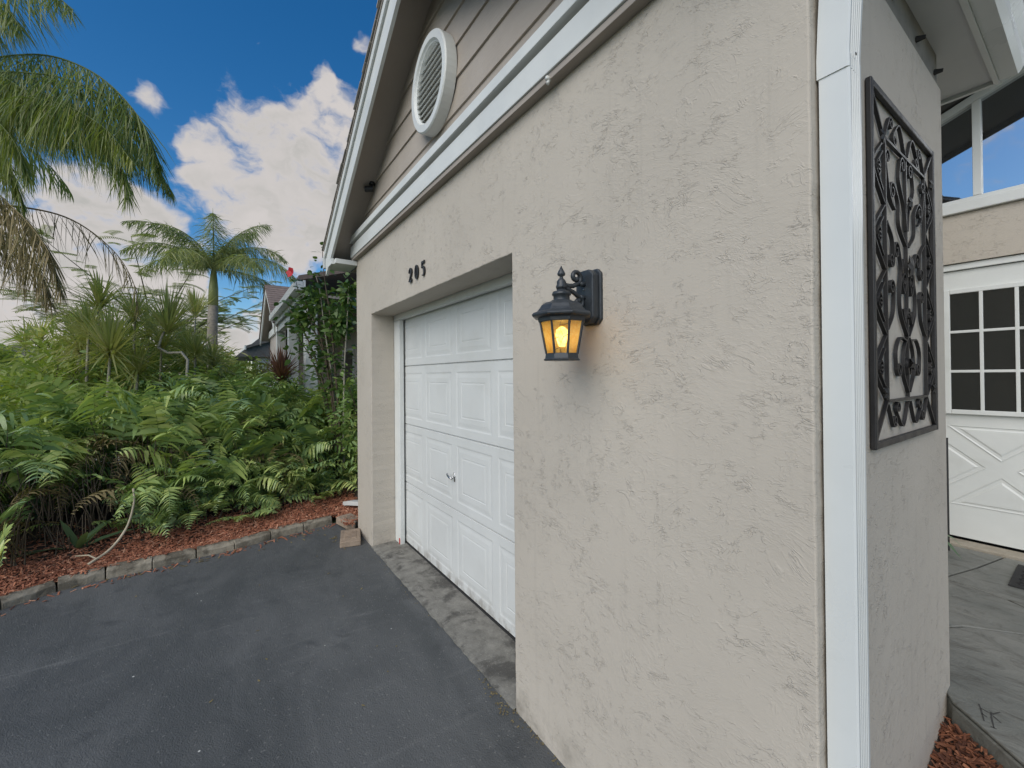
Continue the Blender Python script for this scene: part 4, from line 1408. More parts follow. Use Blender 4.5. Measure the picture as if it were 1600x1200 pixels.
# ================================================================== FOLIAGE TOOLS
class Foliage:
    def __init__(self):
        self.V, self.Q, self.T, self.tint = [], [], [], []
        self.n = 0

    def leaves(self, base, d, side, length, width, droop, tint, w_base=0.25, up_fold=0.0):
        """many strap-shaped leaves at once. arrays: base (n,3), d (n,3) unit, side (n,3) unit"""
        base, d, side = (np.asarray(a, float) for a in (base, d, side))
        n = len(base)
        length = np.broadcast_to(np.asarray(length, float), (n,))[:, None]
        width = np.broadcast_to(np.asarray(width, float), (n,))[:, None]
        droop = np.broadcast_to(np.asarray(droop, float), (n,))[:, None]
        tint = np.broadcast_to(np.asarray(tint, float), (n,))
        g = np.array([0, 0, -1.0])
        def at(t): return base + d * length * t + g * length * droop * t * t
        st = [(0.0, w_base), (0.33, 1.0), (0.68, 0.75)]
        vs = []
        for t, wk in st:
            p = at(t)
            vs += [p + side * width * wk * 0.5, p - side * width * wk * 0.5]
        vs.append(at(1.0))
        V = np.stack(vs, 1).reshape(-1, 3)
        b = (np.arange(n) * 7)[:, None] + self.n
        self.Q.append(np.concatenate([b + np.array([[0, 1, 3, 2]]), b + np.array([[2, 3, 5, 4]])]))
        self.T.append(b + np.array([[4, 5, 6]]))
        self.V.append(V)
        self.tint.append(np.repeat(tint, 7))
        self.n += len(V)

    def tube(self, pts, r0, r1, tint, k=3):
        pts = np.asarray(pts, float)
        m = len(pts)
        tg = np.gradient(pts, axis=0)
        tg /= np.linalg.norm(tg, axis=1)[:, None] + 1e-9
        ref = np.array([0.31, 0.17, 0.93])
        a = np.cross(tg, ref)
        a /= np.linalg.norm(a, axis=1)[:, None] + 1e-9
        b = np.cross(tg, a)
        r = np.linspace(r0, r1, m)[:, None]
        rings = [pts + (a * math.cos(2 * math.pi * i / k) + b * math.sin(2 * math.pi * i / k)) * r for i in range(k)]
        V = np.stack(rings, 1).reshape(-1, 3)
        q = []
        for i in range(m - 1):
            for j in range(k):
                q.append((i * k + j, i * k + (j + 1) % k, (i + 1) * k + (j + 1) % k, (i + 1) * k + j))
        self.Q.append(np.array(q) + self.n)
        self.V.append(V)
        self.tint.append(np.full(len(V), tint))
        self.n += len(V)

    def build(self, name, mat, parent=None):
        V = np.concatenate(self.V)
        Q = np.concatenate(self.Q) if self.Q else np.zeros((0, 4), int)
        T = np.concatenate(self.T) if self.T else np.zeros((0, 3), int)
        me = bpy.data.meshes.new(name)
        me.vertices.add(len(V))
        me.vertices.foreach_set('co', V.astype(np.float32).ravel())
        loops = np.concatenate([Q.ravel(), T.ravel()]).astype(np.int32)
        me.loops.add(len(loops))
        me.loops.foreach_set('vertex_index', loops)
        tot = np.concatenate([np.full(len(Q), 4), np.full(len(T), 3)]).astype(np.int32)
        start = np.concatenate([[0], np.cumsum(tot)[:-1]]).astype(np.int32)
        me.polygons.add(len(tot))
        me.polygons.foreach_set('loop_start', start)
        try:
            me.polygons.foreach_set('loop_total', tot)
        except Exception:
            pass
        me.update(calc_edges=True)
        me.validate()
        at = me.attributes.new('tint', 'FLOAT', 'POINT')
        at.data.foreach_set('value', np.concatenate(self.tint).astype(np.float32))
        return link(name, me, mat, parent, smooth=False)


def unit(a):
    a = np.asarray(a, float)
    return a / (np.linalg.norm(a, axis=-1, keepdims=True) + 1e-9)


def arc(p0, az, el, length, droop, n=14, twist=0.0):
    """rachis that leaves p0 at elevation el and bends over by droop radians"""
    t = np.linspace(0, 1, n)
    e = el - droop * t ** 1.4
    a = az + twist * t
    st = np.stack([np.cos(a) * np.cos(e), np.sin(a) * np.cos(e), np.sin(e)], 1) * (length / (n - 1))
    return np.asarray(p0, float) + np.concatenate([[[0, 0, 0]], np.cumsum(st[:-1], 0)])


def resample(pts, n):
    pts = np.asarray(pts, float)
    seg = np.linalg.norm(np.diff(pts, axis=0), axis=1)
    s = np.concatenate([[0], np.cumsum(seg)])
    q = np.linspace(0, s[-1], n)
    return np.stack([np.interp(q, s, pts[:, i]) for i in range(3)], 1)


def smooth_path(ctrl, n=40):
    """Catmull-Rom through the control points"""
    c = np.asarray(ctrl, float)
    c = np.concatenate([[2 * c[0] - c[1]], c, [2 * c[-1] - c[-2]]])
    out = []
    for i in range(1, len(c) - 2):
        for t in np.linspace(0, 1, 12, endpoint=False):
            p0, p1, p2, p3 = c[i - 1:i + 3]
            out.append(0.5 * (2 * p1 + (p2 - p0) * t + (2 * p0 - 5 * p1 + 4 * p2 - p3) * t * t + (3 * p1 - p0 - 3 * p2 + p3) * t ** 3))
    out.append(c[-2])
    return resample(out, n)


def fern_frond(F, p0, az, el, length, droop, pin=0.10, pairs=26, tint=0.5, roll=0.0, pw=0.17):
    P = arc(p0, az, el, length, droop, 12, rng.uniform(-0.35, 0.35))
    F.tube(P, 0.0035, 0.0012, 0.15)
    ts = np.linspace(0.14, 0.985, pairs)
    idx = ts * (len(P) - 1)
    C = np.stack([np.interp(idx, np.arange(len(P)), P[:, i]) for i in range(3)], 1)
    G = np.gradient(P, axis=0)
    Gd = unit(np.stack([np.interp(idx, np.arange(len(P)), G[:, i]) for i in range(3)], 1))
    sd = np.array([-math.sin(az), math.cos(az), 0.0])
    S = unit(sd - Gd * (Gd @ sd)[:, None])
    N = np.cross(Gd, S)
    S2 = S * math.cos(roll) + N * math.sin(roll)
    N2 = np.cross(Gd, S2)
    prof = np.minimum(1.0, (ts - 0.06) / 0.22) * np.minimum(1.0, (1.04 - ts) / 0.55) ** 0.8
    for sg in (1, -1):
        d = unit(S2 * sg + Gd * 0.32 + N2 * rng.uniform(-0.05, 0.22) + rng.normal(0, 0.15, (pairs, 3)))
        L = pin * prof * rng.uniform(0.85, 1.1, pairs)
        F.leaves(C, d, unit(Gd + rng.normal(0, 0.28, (pairs, 3))), L, np.maximum(L * pw, 0.006), rng.uniform(0.1, 0.95) * rng.uniform(0.5, 1.2, pairs), np.clip(tint + rng.normal(0, 0.10, pairs), 0, 1), 0.75)


def rosette_leaves(F, c, n, length, width, el_lo, el_hi, droop, tint0=0.5, spread=0.2):
    az = rng.uniform(0, 2 * math.pi, n)
    el = np.radians(rng.uniform(el_lo, el_hi, n))
    d = np.stack([np.cos(az) * np.cos(el), np.sin(az) * np.cos(el), np.sin(el)], 1)
    s = np.stack([-np.sin(az), np.cos(az), np.zeros(n)], 1)
    c = np.asarray(c, float) + np.stack([d[:, 0] * 0.015, d[:, 1] * 0.015, rng.uniform(-0.08, 0.04, n) * length * 2], 1)
    L = length * rng.uniform(0.75, 1.1, n)
    F.leaves(c, d, s, L, width * rng.uniform(0.8, 1.2, n), droop * rng.uniform(0.5, 1.4, n), np.clip(rng.normal(tint0, spread, n), 0, 1), 0.7)


def leaf_cloud(F, c, rad, n, size, tint0=0.5, shell=0.55, droop=0.25, aspect=0.45):
    v = unit(rng.normal(0, 1, (n, 3)))
    r = rng.uniform(shell, 1.0, n)[:, None]
    lump = 1 + 0.22 * np.sin(v[:, :1] * 5 + v[:, 1:2] * 4 + c[0] * 3) + 0.14 * np.sin(v[:, 2:] * 9 + c[1] * 5)
    P = np.asarray(c) + v * r * lump * np.asarray(rad)
    d = unit(v * np.array([1, 1, 0.6]) + rng.normal(0, 0.7, (n, 3)) + np.array([0, 0, 0.15]))
    s = unit(np.cross(d, rng.normal(0, 1, (n, 3))))
    L = size * rng.uniform(0.6, 1.25, n)
    F.leaves(P, d, s, L, L * aspect, droop, np.clip(rng.normal(tint0, 0.22, n), 0, 1), 0.35)


def palm_frond(F, P, pairs, leaf, width, hang, tint, rachis=0.018, lift=0.0, jitter=0.12, start=0.12, kink=0.0):
    """P: rachis points; hang 0..1 how far the leaflets turn to the ground"""
    P = np.asarray(P, float)
    F.tube(P, rachis, rachis * 0.18, tint * 0.6, 4)
    ts = np.linspace(start, 0.995, pairs)
    idx = ts * (len(P) - 1)
    C = np.stack([np.interp(idx, np.arange(len(P)), P[:, i]) for i in range(3)], 1)
    G = np.gradient(P, axis=0)
    Gd = unit(np.stack([np.interp(idx, np.arange(len(P)), G[:, i]) for i in range(3)], 1))
    up = np.array([0, 0, 1.0])
    S = unit(np.cross(Gd, up) + 1e-6)
    prof = np.minimum(1.0, 0.45 + (ts - start) / 0.3) * np.minimum(1.0, (1.08 - ts) / 0.35)
    for sg in (1, -1):
        for rep in range(2 if kink else 1):
            h = hang * rng.uniform(0.75, 1.1, pairs)[:, None]
            d = unit(S * sg * (1 - 0.75 * h) + Gd * 0.45 + up * lift - up * h * 1.1 + rng.normal(0, jitter, (pairs, 3)))
            L = leaf * prof * rng.uniform(0.8, 1.1, pairs)
            F.leaves(C, d, unit(np.cross(d, S * 0.3 + up * 0.2 + rng.normal(0, 0.5, (pairs, 3)))), L, width, 0.35 * hang + 0.1, np.clip(tint + rng.normal(0, 0.16, pairs), 0, 1), 0.6)


# ================================================================== PLANTING BED BY THE DRIVE
# mounded soil under the mulch
bed_edge = [(-4.30, -3.2), (-4.30, -1.9), (-4.42, -1.38), (-4.60, -1.06), (-4.66, -0.80), (-4.68, -0.50), (-4.72, -0.21), (-4.74, 0.08), (-4.82, 0.38), (-4.88, 0.68), (-4.95, 0.97), (-4.95, 1.35), (-4.56, 1.36), (-4.56, 3.4)]
ys_ = [p[1] for p in bed_edge]


def edge_x(y):
    return float(np.interp(y, [p[1] for p in bed_edge[:12]], [p[0] for p in bed_edge[:12]])) if y < 1.34 else -4.56


def bed_z(x, y):
    d = edge_x(y) - 0.10 - x
    return 0.045 + 0.10 * min(1.0, max(0.0, d) / 0.5) + 0.05 * max(0.0, min(1.0, (d - 0.6))) + 0.016 * math.sin(x * 9.1 + y * 4.3) * math.cos(y * 6.7 - x * 3)


g = MB()
NX, NY = 26, 60
for j in range(NY + 1):
    y = -3.2 + 6.4 * j / NY
    xe = edge_x(y) - 0.06
    for i in range(NX + 1):
        x = xe + (-7.6 - xe) * (i / NX) ** 1.6
        g.v.append((x, y, bed_z(x, y)))
for j in range(NY):
    for i in range(NX):
        a = j * (NX + 1) + i
        g.f.append((a, a + 1, a + NX + 2, a + NX + 1))
o = g.build('planting_bed', M['soil'], None, smooth=True)
o['kind'] = 'structure'


def chip_field(name, mat, spots, size, seed):
    """wood chips: thin bent splinters lying at all angles"""
    r = np.random.default_rng(seed)
    P = np.asarray(spots, float)
    n = len(P)
    yaw = r.uniform(0, 2 * math.pi, n)
    pit = r.normal(0, 0.32, n)
    d = np.stack([np.cos(yaw) * np.cos(pit), np.sin(yaw) * np.cos(pit), np.sin(pit)], 1)
    s = np.stack([-np.sin(yaw), np.cos(yaw), r.normal(0, 0.35, n)], 1)
    s = unit(s)
    u = np.cross(d, s)
    L = size * r.uniform(0.4, 1.35, n)[:, None]
    W = size * r.uniform(0.10, 0.30, n)[:, None]
    H = size * r.uniform(0.05, 0.13, n)[:, None]
    tp = r.uniform(0.3, 0.9, n)[:, None]
    c = [P - d * L / 2 - s * W / 2, P + d * L / 2 - s * W / 2 * tp, P + d * L / 2 + s * W / 2 * tp, P - d * L / 2 + s * W / 2]
    V = np.stack([q for q in c] + [q + u * H for q in c], 1).reshape(-1, 3)
    b = (np.arange(n) * 8)[:, None]
    F = np.concatenate([b + np.array([f]) for f in ((4, 5, 6, 7), (0, 1, 5, 4), (1, 2, 6, 5), (2, 3, 7, 6), (3, 0, 4, 7))])
    me = fast_mesh(name, V, F)
    o = link(name, me, mat)
    tag(o, None, None, None, 'stuff')
    return o


rm = np.random.default_rng(4)
spots = []
while len(spots) < 15000:
    y = rm.uniform(-2.6, 1.34)
    dx = rm.exponential(0.30) + 0.05
    if dx > 1.3: continue
    x = edge_x(y) - dx
    spots.append((x, y, bed_z(x, y) + rm.uniform(0.0, 0.022)))
while len(spots) < 16200:
    x, y = rm.uniform(-4.98, -4.50), rm.uniform(1.02, 1.6)
    if x > -4.56 and y > 1.10: continue
    spots.append((x, y, 0.075 + rm.uniform(0.0, 0.02)))
for i in range(420):
    y = rm.uniform(-2.4, 1.0)
    dx = rm.uniform(-0.05, 0.06)
    spots.append((edge_x(y) - dx + 0.03, y, 0.086 + rm.uniform(0, 0.012)) if dx > -0.01 else (edge_x(y) + 0.09 + abs(rm.normal(0, 0.05)), y, 0.003))
o = chip_field('mulch', M['mulch'], spots, 0.045, 5)
tag(o, 'reddish wood mulch chips spread along the driveway edging', 'mulch')

# edging stones along the drive
edg = empty('stone_edging', (-4.7, 0, 0), 'row of weathered concrete edging blocks curving between mulch and asphalt', 'edging')
joints = [(-4.26, -2.55), (-4.25, -2.2), (-4.27, -1.86), (-4.32, -1.55), (-4.42, -1.28), (-4.55, -1.04), (-4.606, -0.784), (-4.612, -0.50), (-4.66, -0.207), (-4.67, 0.078), (-4.757, 0.38), (-4.811, 0.68), (-4.875, 0.974)]
re_ = random.Random(12)
for a, b in zip(joints[:-1], joints[1:]):
    a, b = Vector((*a, 0)), Vector((*b, 0))
    t_ = (b - a).normalized()
    nrm = Vector((-t_.y, t_.x, 0))
    if nrm.x > 0: nrm = -nrm
    g = MB()
    NSEG = 5
    a2, b2_ = a + t_ * 0.003, b - t_ * 0.003
    hgt = 0.074 + re_.uniform(-0.010, 0.012)
    rows = []
    for i in range(NSEG + 1):
        p = a2.lerp(b2_, i / NSEG)
        j = lambda s_: re_.uniform(-s_, s_)
        rows.append([p + nrm * (0.000 + j(0.006)) + Vector((0, 0, -0.02)), p + nrm * (0.004 + j(0.004)) + Vector((0, 0, hgt * 0.72 + j(0.006))), p + nrm * (0.030 + j(0.010)) + Vector((0, 0, hgt + j(0.006))),
                     p + nrm * (0.070 + j(0.006)) + Vector((0, 0, hgt + 0.006 + j(0.006))), p + nrm * (0.105 + j(0.005)) + Vector((0, 0, hgt - 0.01 + j(0.005))), p + nrm * 0.125 + Vector((0, 0, -0.02))])
    n6 = 6
    vs = [tuple(q3) for r_ in rows for q3 in r_]
    fs = []
    for i in range(NSEG):
        for q2 in range(n6 - 1):
            fs.append((i * n6 + q2, (i + 1) * n6 + q2, (i + 1) * n6 + q2 + 1, i * n6 + q2 + 1))
    fs += [tuple(range(n6)), tuple(reversed(range(NSEG * n6, NSEG * n6 + n6)))]
    g.add(vs, fs)
    g.build('edging_block', M['edging'], edg, bevel=0.006)


# two pavers lying at the foot of the pier
def paver(name, c, rz, L, W, T, label, tilt=0.0, broken=False):
    root = empty(name, c, label, 'paver')
    mt = Matrix.Translation(c) @ Matrix.Rotation(rz, 4, 'Z') @ Matrix.Rotation(tilt, 4, 'Y')
    def bld(nm, g, bev):
        g.v = [tuple(mt @ Vector(p)) for p in g.v]
        return g.build(nm, M['paver'], root, bevel=bev)
    g = MB()
    if broken:
        g.extrude([(-L / 2, -W / 2, 0), (L * 0.3, -W / 2, 0), (L / 2, -W * 0.1, 0), (L * 0.35, W * 0.2, 0), (L * 0.42, W / 2, 0), (-L / 2, W / 2, 0)], (0, 0, T))
    else:
        g.box(-L / 2, L / 2, -W / 2, W / 2, 0, T)
    bld('slab', g, 0.008)
    g = MB()
    for i in range(6):
        x0 = -L * 0.30 + i * L * 0.11
        bld('rib', MB().box(x0, x0 + 0.018, -W * 0.30, W * 0.28, T - 0.002, T + 0.007), 0.003)
    return root


paver('loose_paver', (-4.27, 1.015, 0.0), R(-14), 0.34, 0.185, 0.055, 'tan ribbed paver lying against the foot of the garage pier')
paver('broken_paver', (-4.66, 1.10, 0.02), R(18), 0.26, 0.17, 0.075, 'chipped reddish paver half buried in mulch behind the whole tan paver', R(5), True)

# ---- sword fern thicket
def hedge_h(x, y):
    d = edge_x(min(y, 1.3)) - x
    h = float(np.interp(d, [0.40, 0.65, 0.95, 1.25, 1.7, 2.4], [0.20, 0.50, 0.92, 1.20, 1.30, 1.38]))
    return h + 0.10 * math.sin(y * 2.3 + x * 1.7) + 0.08 * math.sin(y * 5.1 - x * 2.1)


F = Foliage()
cnt = 0
while cnt < 820:
    y = rng.uniform(-3.3, 1.9)
    d = rng.uniform(0.54 if y > -0.2 else 0.46, 2.4)
    x = edge_x(min(y, 1.3)) - d
    h = hedge_h(x, y)
    # fewer low fronds where the bare stems show at the left
    if y < -0.62 and d < 1.05 and rng.random() < 0.72: continue
    if y > 1.0 and x > -4.75: continue
    if -1.40 < y < -0.66 and d < 1.0: continue
    ln = rng.uniform(0.45, 1.05) * min(1.0, 0.5 + h * 0.5)
    z = max(bed_z(x, y), h - (rng.uniform(0.18, 0.62) if cnt % 4 else rng.uniform(0.3, 1.1)))
    az = rng.normal(-0.25, 1.1)
    el = R(rng.uniform(38, 86))
    dry = rng.random() < 0.05
    fern_frond(F, (x, y, z), az, el, ln, rng.uniform(0.7, 2.1), ln * rng.uniform(0.16, 0.24), int(rng.integers(13, 20)), float(np.clip(rng.normal(0.66, 0.28), 0, 1)), rng.normal(0, 0.45), rng.uniform(0.24, 0.34))
    cnt += 1
for i in range(150):
    y = rng.uniform(-0.55, 1.15)
    x = edge_x(y) - rng.uniform(0.62, 1.0)
    fern_frond(F, (x, y, rng.uniform(0.14, 0.50)), rng.normal(-0.2, 0.9), R(rng.uniform(20, 70)), rng.uniform(0.30, 0.55), rng.uniform(0.8, 2.0), rng.uniform(0.07, 0.12), 17, float(np.clip(rng.normal(0.5, 0.25), 0, 1)), rng.normal(0, 0.4), 0.27)
for i in range(330):
    # low growth at the back closes the gaps between the stalks
    y = rng.uniform(-3.3, 2.0)
    d = rng.uniform(1.35, 2.7)
    x = edge_x(min(y, 1.3)) - d
    fern_frond(F, (x, y, rng.uniform(0.1, 0.75)), rng.normal(-0.2, 1.2), R(rng.uniform(25, 80)), rng.uniform(0.6, 0.9), rng.uniform(0.8, 1.9), rng.uniform(0.13, 0.20), 15, float(np.clip(rng.normal(0.4, 0.2), 0, 1)), rng.normal(0, 0.4), 0.26)
o = F.build('fern_thicket', M['fern'])
tag(o, 'dense bank of arching green sword ferns behind the mulch strip', 'ferns', None, 'stuff')
F = Foliage()
for i in range(46):
    y = rng.uniform(-2.6, 1.2)
    d = rng.uniform(0.6, 1.3)
    x = edge_x(y) - d
    fern_frond(F, (x, y, max(0.15, hedge_h(x, y) - rng.uniform(0.1, 0.5))), rng.normal(-0.2, 0.9), R(rng.uniform(5, 50)), rng.uniform(0.45, 0.8), rng.uniform(1.2, 2.4), rng.uniform(0.07, 0.13), 15, rng.uniform(0, 1), rng.normal(0, 0.6), 0.16)
o = F.build('dead_fronds', M['palm_dry'])
tag(o, 'withered tan fern fronds hanging among the green ones', 'dead fronds', None, 'stuff')
# bare brown stalks showing in the gaps below
F = Foliage()
for i in range(420):
    y = rng.uniform(-2.6, 1.2)
    d = rng.uniform(0.45, 1.5)
    x = edge_x(y) - d
    h = hedge_h(x, y) * rng.uniform(0.6, 0.95)
    P = arc((x, y, bed_z(x, y) - 0.02), rng.uniform(0, 6.28), R(rng.uniform(62, 88)), h, rng.uniform(-0.3, 0.5), 6)
    F.tube(P, 0.006, 0.003, rng.uniform(0, 1), 4)
o = F.build('fern_stalks', M['brown_stem'])
tag(o, 'bare brown stalks in the dark gaps under the ferns', 'stalks', None, 'stuff')

# ferns that stand out one by one, their fronds as parts
def lone_fern(loc, fr, label, pin=0.11):
    root = empty('sword_fern', loc, label, 'fern', 'single ferns at the front of the bed')
    for (az, el, ln, dr, tn) in fr:
        F = Foliage()
        fern_frond(F, loc, R(az), R(el), ln, dr, pin, 21, tn, rng.normal(0, 0.12), 0.26)
        F.build('frond', M['fern'], root)
lone_fern((-5.30, -0.48, 0.45), [(-12, 48, 0.62, 2.5, 0.72), (-38, 40, 0.60, 2.4, 0.66), (14, 42, 0.55, 2.3, 0.8), (-62, 55, 0.5, 2.0, 0.55), (50, 60, 0.5, 1.9, 0.6)], 'large fern with bright fronds hanging down to the mulch right of the dry stick', 0.125)
lone_fern((-5.42, 0.95, 0.13), [(-20, 38, 0.34, 1.0, 0.85), (15, 50, 0.32, 1.0, 0.8), (-70, 45, 0.3, 0.9, 0.75), (60, 45, 0.28, 1.0, 0.7)], 'small bright fern beside the white downspout shoe', 0.085)
lone_fern((-5.22, 0.20, 0.13), [(-55, 22, 0.42, 0.7, 0.62), (-18, 30, 0.36, 0.9, 0.7), (45, 25, 0.36, 0.7, 0.6), (85, 30, 0.3, 0.7, 0.5)], 'low fern spreading flat over the mulch edge in mid bed', 0.085)
lone_fern((-5.40, -0.80, 0.15), [(-40, 52, 0.38, 1.1, 0.6), (5, 55, 0.36, 1.2, 0.66), (50, 48, 0.34, 1.1, 0.55)], 'small upright fern just behind the curved dry stick', 0.085)
lone_fern((-5.45, -1.62, 0.16), [(-25, 55, 0.55, 1.2, 0.8), (25, 50, 0.5, 1.3, 0.7), (70, 45, 0.5, 1.2, 0.65), (-70, 50, 0.5, 1.3, 0.75)], 'yellowish fern at the left end of the mulch bed', 0.10)
lone_fern((-5.75, -1.25, 0.62), [(-15, 20, 0.42, 0.6, 0.78)], 'single pale fern frond reaching out before the bare stalks', 0.12)

# strap-leaved lily
lily = empty('strap_lily', (-5.12, -1.04, 0.13), 'low clump of dark strap leaves in the mulch left of the dry stick', 'plant')
for (az, el, ln, dp) in ((-150 + 60, 25, 0.46, 0.5), (-60, 30, 0.42, 0.35), (-20, 62, 0.40, 0.15), (20, 45, 0.44, 0.25), (60, 50, 0.46, 0.25), (110, 25, 0.42, 0.3), (150, 40, 0.4, 0.3), (-100, 14, 0.44, 0.2)):
    F = Foliage()
    a, e = R(az), R(el)
    d = np.array([[math.cos(a) * math.cos(e), math.sin(a) * math.cos(e), math.sin(e)]])
    F.leaves([(-5.12, -1.04, 0.13)], d, [(-math.sin(a), math.cos(a), 0.15)], ln * 1.1, 0.060, dp, rng.uniform(0.2, 0.9), 0.6)
    F.build('leaf', M['lily'], lily)
tag(MB().tube(smooth_path([(-4.70, -0.90, 0.115), (-4.83, -0.79, 0.17), (-4.90, -0.70, 0.31), (-4.95, -0.66, 0.50), (-5.0, -0.67, 0.62)], 24).tolist(), [0.010] * 12 + [0.008] * 12, 8).build('dry_stick', M['dry_stick'], None, True),
    'pale curved dry stick leaning out of the ferns onto the mulch', 'stick')
tag(MB().tube([(-4.93, -1.02, 0.13), (-4.86, -0.93, 0.14), (-4.76, -0.86, 0.125)], 0.006, 6).build('twig', M['dry_stick'], None, True),
    'short pale twig lying on the mulch below the lily clump', 'twig')

# ---- shrubs behind the ferns
def shrub(name, label, c, rad, n, size, mat, tint=0.5, aspect=0.45, z_base=0.0):
    root = empty(name, (c[0], c[1], z_base), label, 'shrub', 'shrubs behind the fern bank')
    F = Foliage()
    leaf_cloud(F, c, rad, n, size, tint, 0.45, 0.3, aspect)
    F.build('foliage', M[mat], root)
    g = MB()
    for i in range(5):
        a = rng.uniform(0, 6.28)
        g.tube([(c[0], c[1], z_base), (c[0] + 0.3 * rad[0] * math.cos(a), c[1] + 0.3 * rad[1] * math.sin(a), c[2]), (c[0] + 0.8 * rad[0] * math.cos(a), c[1] + 0.8 * rad[1] * math.sin(a), c[2] + rad[2] * 0.6)], [0.014, 0.010, 0.004], 5)
    g.build('stem', M['brown_stem'], root)
    return root


shrub('leafy_shrub', 'dense small-leaved green shrub left of the brown cordyline', (-7.0, 0.35, 1.12), (0.62, 0.62, 0.50), 2600, 0.062, 'shrub', 0.45)
shrub('leafy_shrub', 'yellow-green shrub at the foot of the distant palm trunk', (-7.5, -0.25, 1.30), (0.42, 0.40, 0.42), 1300, 0.085, 'yellow_leaf', 0.5)
shrub('leafy_shrub', 'dark leafy shrub under the white-striped dracaena', (-7.2, -0.95, 1.05), (0.6, 0.55, 0.55), 2000, 0.075, 'shrub', 0.3)
shrub('leafy_shrub', 'bright yellowish shrub above the left fern bank', (-7.0, -1.75, 1.05), (0.65, 0.7, 0.46), 2000, 0.075, 'yellow_leaf', 0.3)
shrub('leafy_shrub', 'green shrub against the far side of the garage pier', (-5.75, 1.55, 1.10), (0.55, 0.5, 0.62), 2000, 0.066, 'shrub', 0.5)
shrub('leafy_shrub', 'light green shrub between cordyline and neighbour house', (-7.6, 1.2, 1.05), (0.8, 0.6, 0.55), 1800, 0.07, 'shrub', 0.75)
shrub('leafy_shrub', 'low green shrub at the left edge beside the dark car', (-8.6, -3.2, 0.66), (0.9, 0.9, 0.5), 2000, 0.08, 'shrub', 0.6)
shrub('leafy_shrub', 'low mixed shrub between the two small striped dracaenas and the ferns', (-9.2, -2.1, 0.95), (1.1, 0.9, 0.62), 2200, 0.085, 'yellow_leaf', 0.25)

shrub('leafy_shrub', 'tall loose olive shrub filling in behind the broad pale dracaena', (-8.2, -1.15, 1.35), (0.75, 0.6, 0.72), 2200, 0.09, 'shrub', 0.75)
shrub('leafy_shrub', 'yellowish loose shrub just right of the upright palm trunk', (-9.0, 0.35, 1.35), (0.8, 0.6, 0.62), 1900, 0.10, 'yellow_leaf', 0.35)
shrub('leafy_shrub', 'loose green shrub in front of the upright palm trunk', (-8.6, -0.35, 1.30), (0.7, 0.5, 0.60), 1900, 0.09, 'shrub', 0.6)
shrub('leafy_shrub', 'olive shrub behind the two small far dracaenas', (-12.5, -2.4, 1.0), (1.2, 0.9, 0.75), 2000, 0.12, 'shrub', 0.85)

shrub('grassy_shrub', 'tall feathery yellow-green shrub behind the hooked dracaena stem', (-9.3, -1.25, 1.75), (0.9, 0.7, 0.85), 1500, 0.26, 'yellow_leaf', 0.45, 0.13)
shrub('grassy_shrub', 'feathery yellow-green shrub left of the highest dracaena head', (-10.2, -2.0, 1.75), (1.0, 0.9, 0.85), 1500, 0.28, 'yellow_leaf', 0.6, 0.13)
shrub('grassy_shrub', 'feathery shrub with pale narrow leaves below the upright palm crown', (-10.4, -0.55, 1.75), (0.9, 0.8, 0.80), 1400, 0.26, 'dracaena', 0.4, 0.12)
shrub('grassy_shrub', 'low feathery shrub at the back of the left fern bank', (-7.9, -1.85, 1.45), (0.7, 0.6, 0.55), 1200, 0.22, 'yellow_leaf', 0.4, 0.14)

# ---- dracaenas with striped rosettes
def dracaena(head, foot, label, n, ln, wd, mat='dracaena', path=None, tint=0.5, els=(-25, 85), droop=0.22, name='dracaena', group='striped dracaenas behind the ferns'):
    root = empty(name, foot, label, name if name != 'dracaena' else 'dracaena', group)
    P = smooth_path(path if path else [foot, (foot[0] * 0.6 + head[0] * 0.4 + 0.04, foot[1] * 0.6 + head[1] * 0.4 - 0.03, foot[2] * 0.5 + head[2] * 0.5), head], 16)
    MB().tube(P.tolist(), [0.022 - 0.008 * i / 15 for i in range(16)], 7).build('stem', M['pale_stem'], root, True)
    F = Foliage()
    rosette_leaves(F, head, int(n * 1.9), ln * 1.05, wd * 0.62, els[0], els[1], droop, tint)
    F.build('rosette', M[mat], root)
    return root


dracaena((-7.23, -0.62, 2.30), (-6.95, -0.40, 0.1), 'tall striped dracaena with a pale hooked bare stem', 95, 0.62, 0.030,
         path=[(-6.95, -0.40, 0.1), (-6.93, -0.40, 1.6), (-6.97, -0.40, 1.93), (-7.06, -0.54, 1.93), (-7.16, -0.68, 1.97), (-7.25, -0.73, 2.07), (-7.26, -0.665, 2.2), (-7.235, -0.62, 2.32)], tint=0.6, els=(-8, 88), droop=0.08)
dracaena((-8.58, -1.52, 2.72), (-8.5, -1.5, 0), 'highest dracaena head, just under the brown palm frond', 80, 0.66, 0.036, tint=0.5, els=(-15, 80))
dracaena((-7.10, -1.16, 1.95), (-7.0, -1.15, 0.1), 'broad pale striped dracaena in front of the others', 110, 0.68, 0.032, tint=0.55, droop=0.16)
dracaena((-8.45, -1.70, 2.08), (-8.4, -1.65, 0), 'drooping olive dracaena left of the broad pale one', 90, 0.70, 0.034, tint=0.35, droop=0.4)
dracaena((-13.2, -3.27, 2.48), (-13.2, -3.3, 0), 'right one of two small far dracaenas on thin stems at the left', 60, 0.75, 0.04, tint=0.6, els=(-10, 80))
dracaena((-13.66, -3.60, 2.40), (-13.6, -3.6, 0), 'left one of two small far dracaenas on thin stems at the left', 60, 0.72, 0.04, tint=0.55, els=(-10, 80))
dracaena((-7.52, -0.34, 1.98), (-7.5, -0.3, 0.1), 'tan striped dracaena low beside the distant palm trunk', 80, 0.52, 0.028, tint=0.65, droop=0.2)
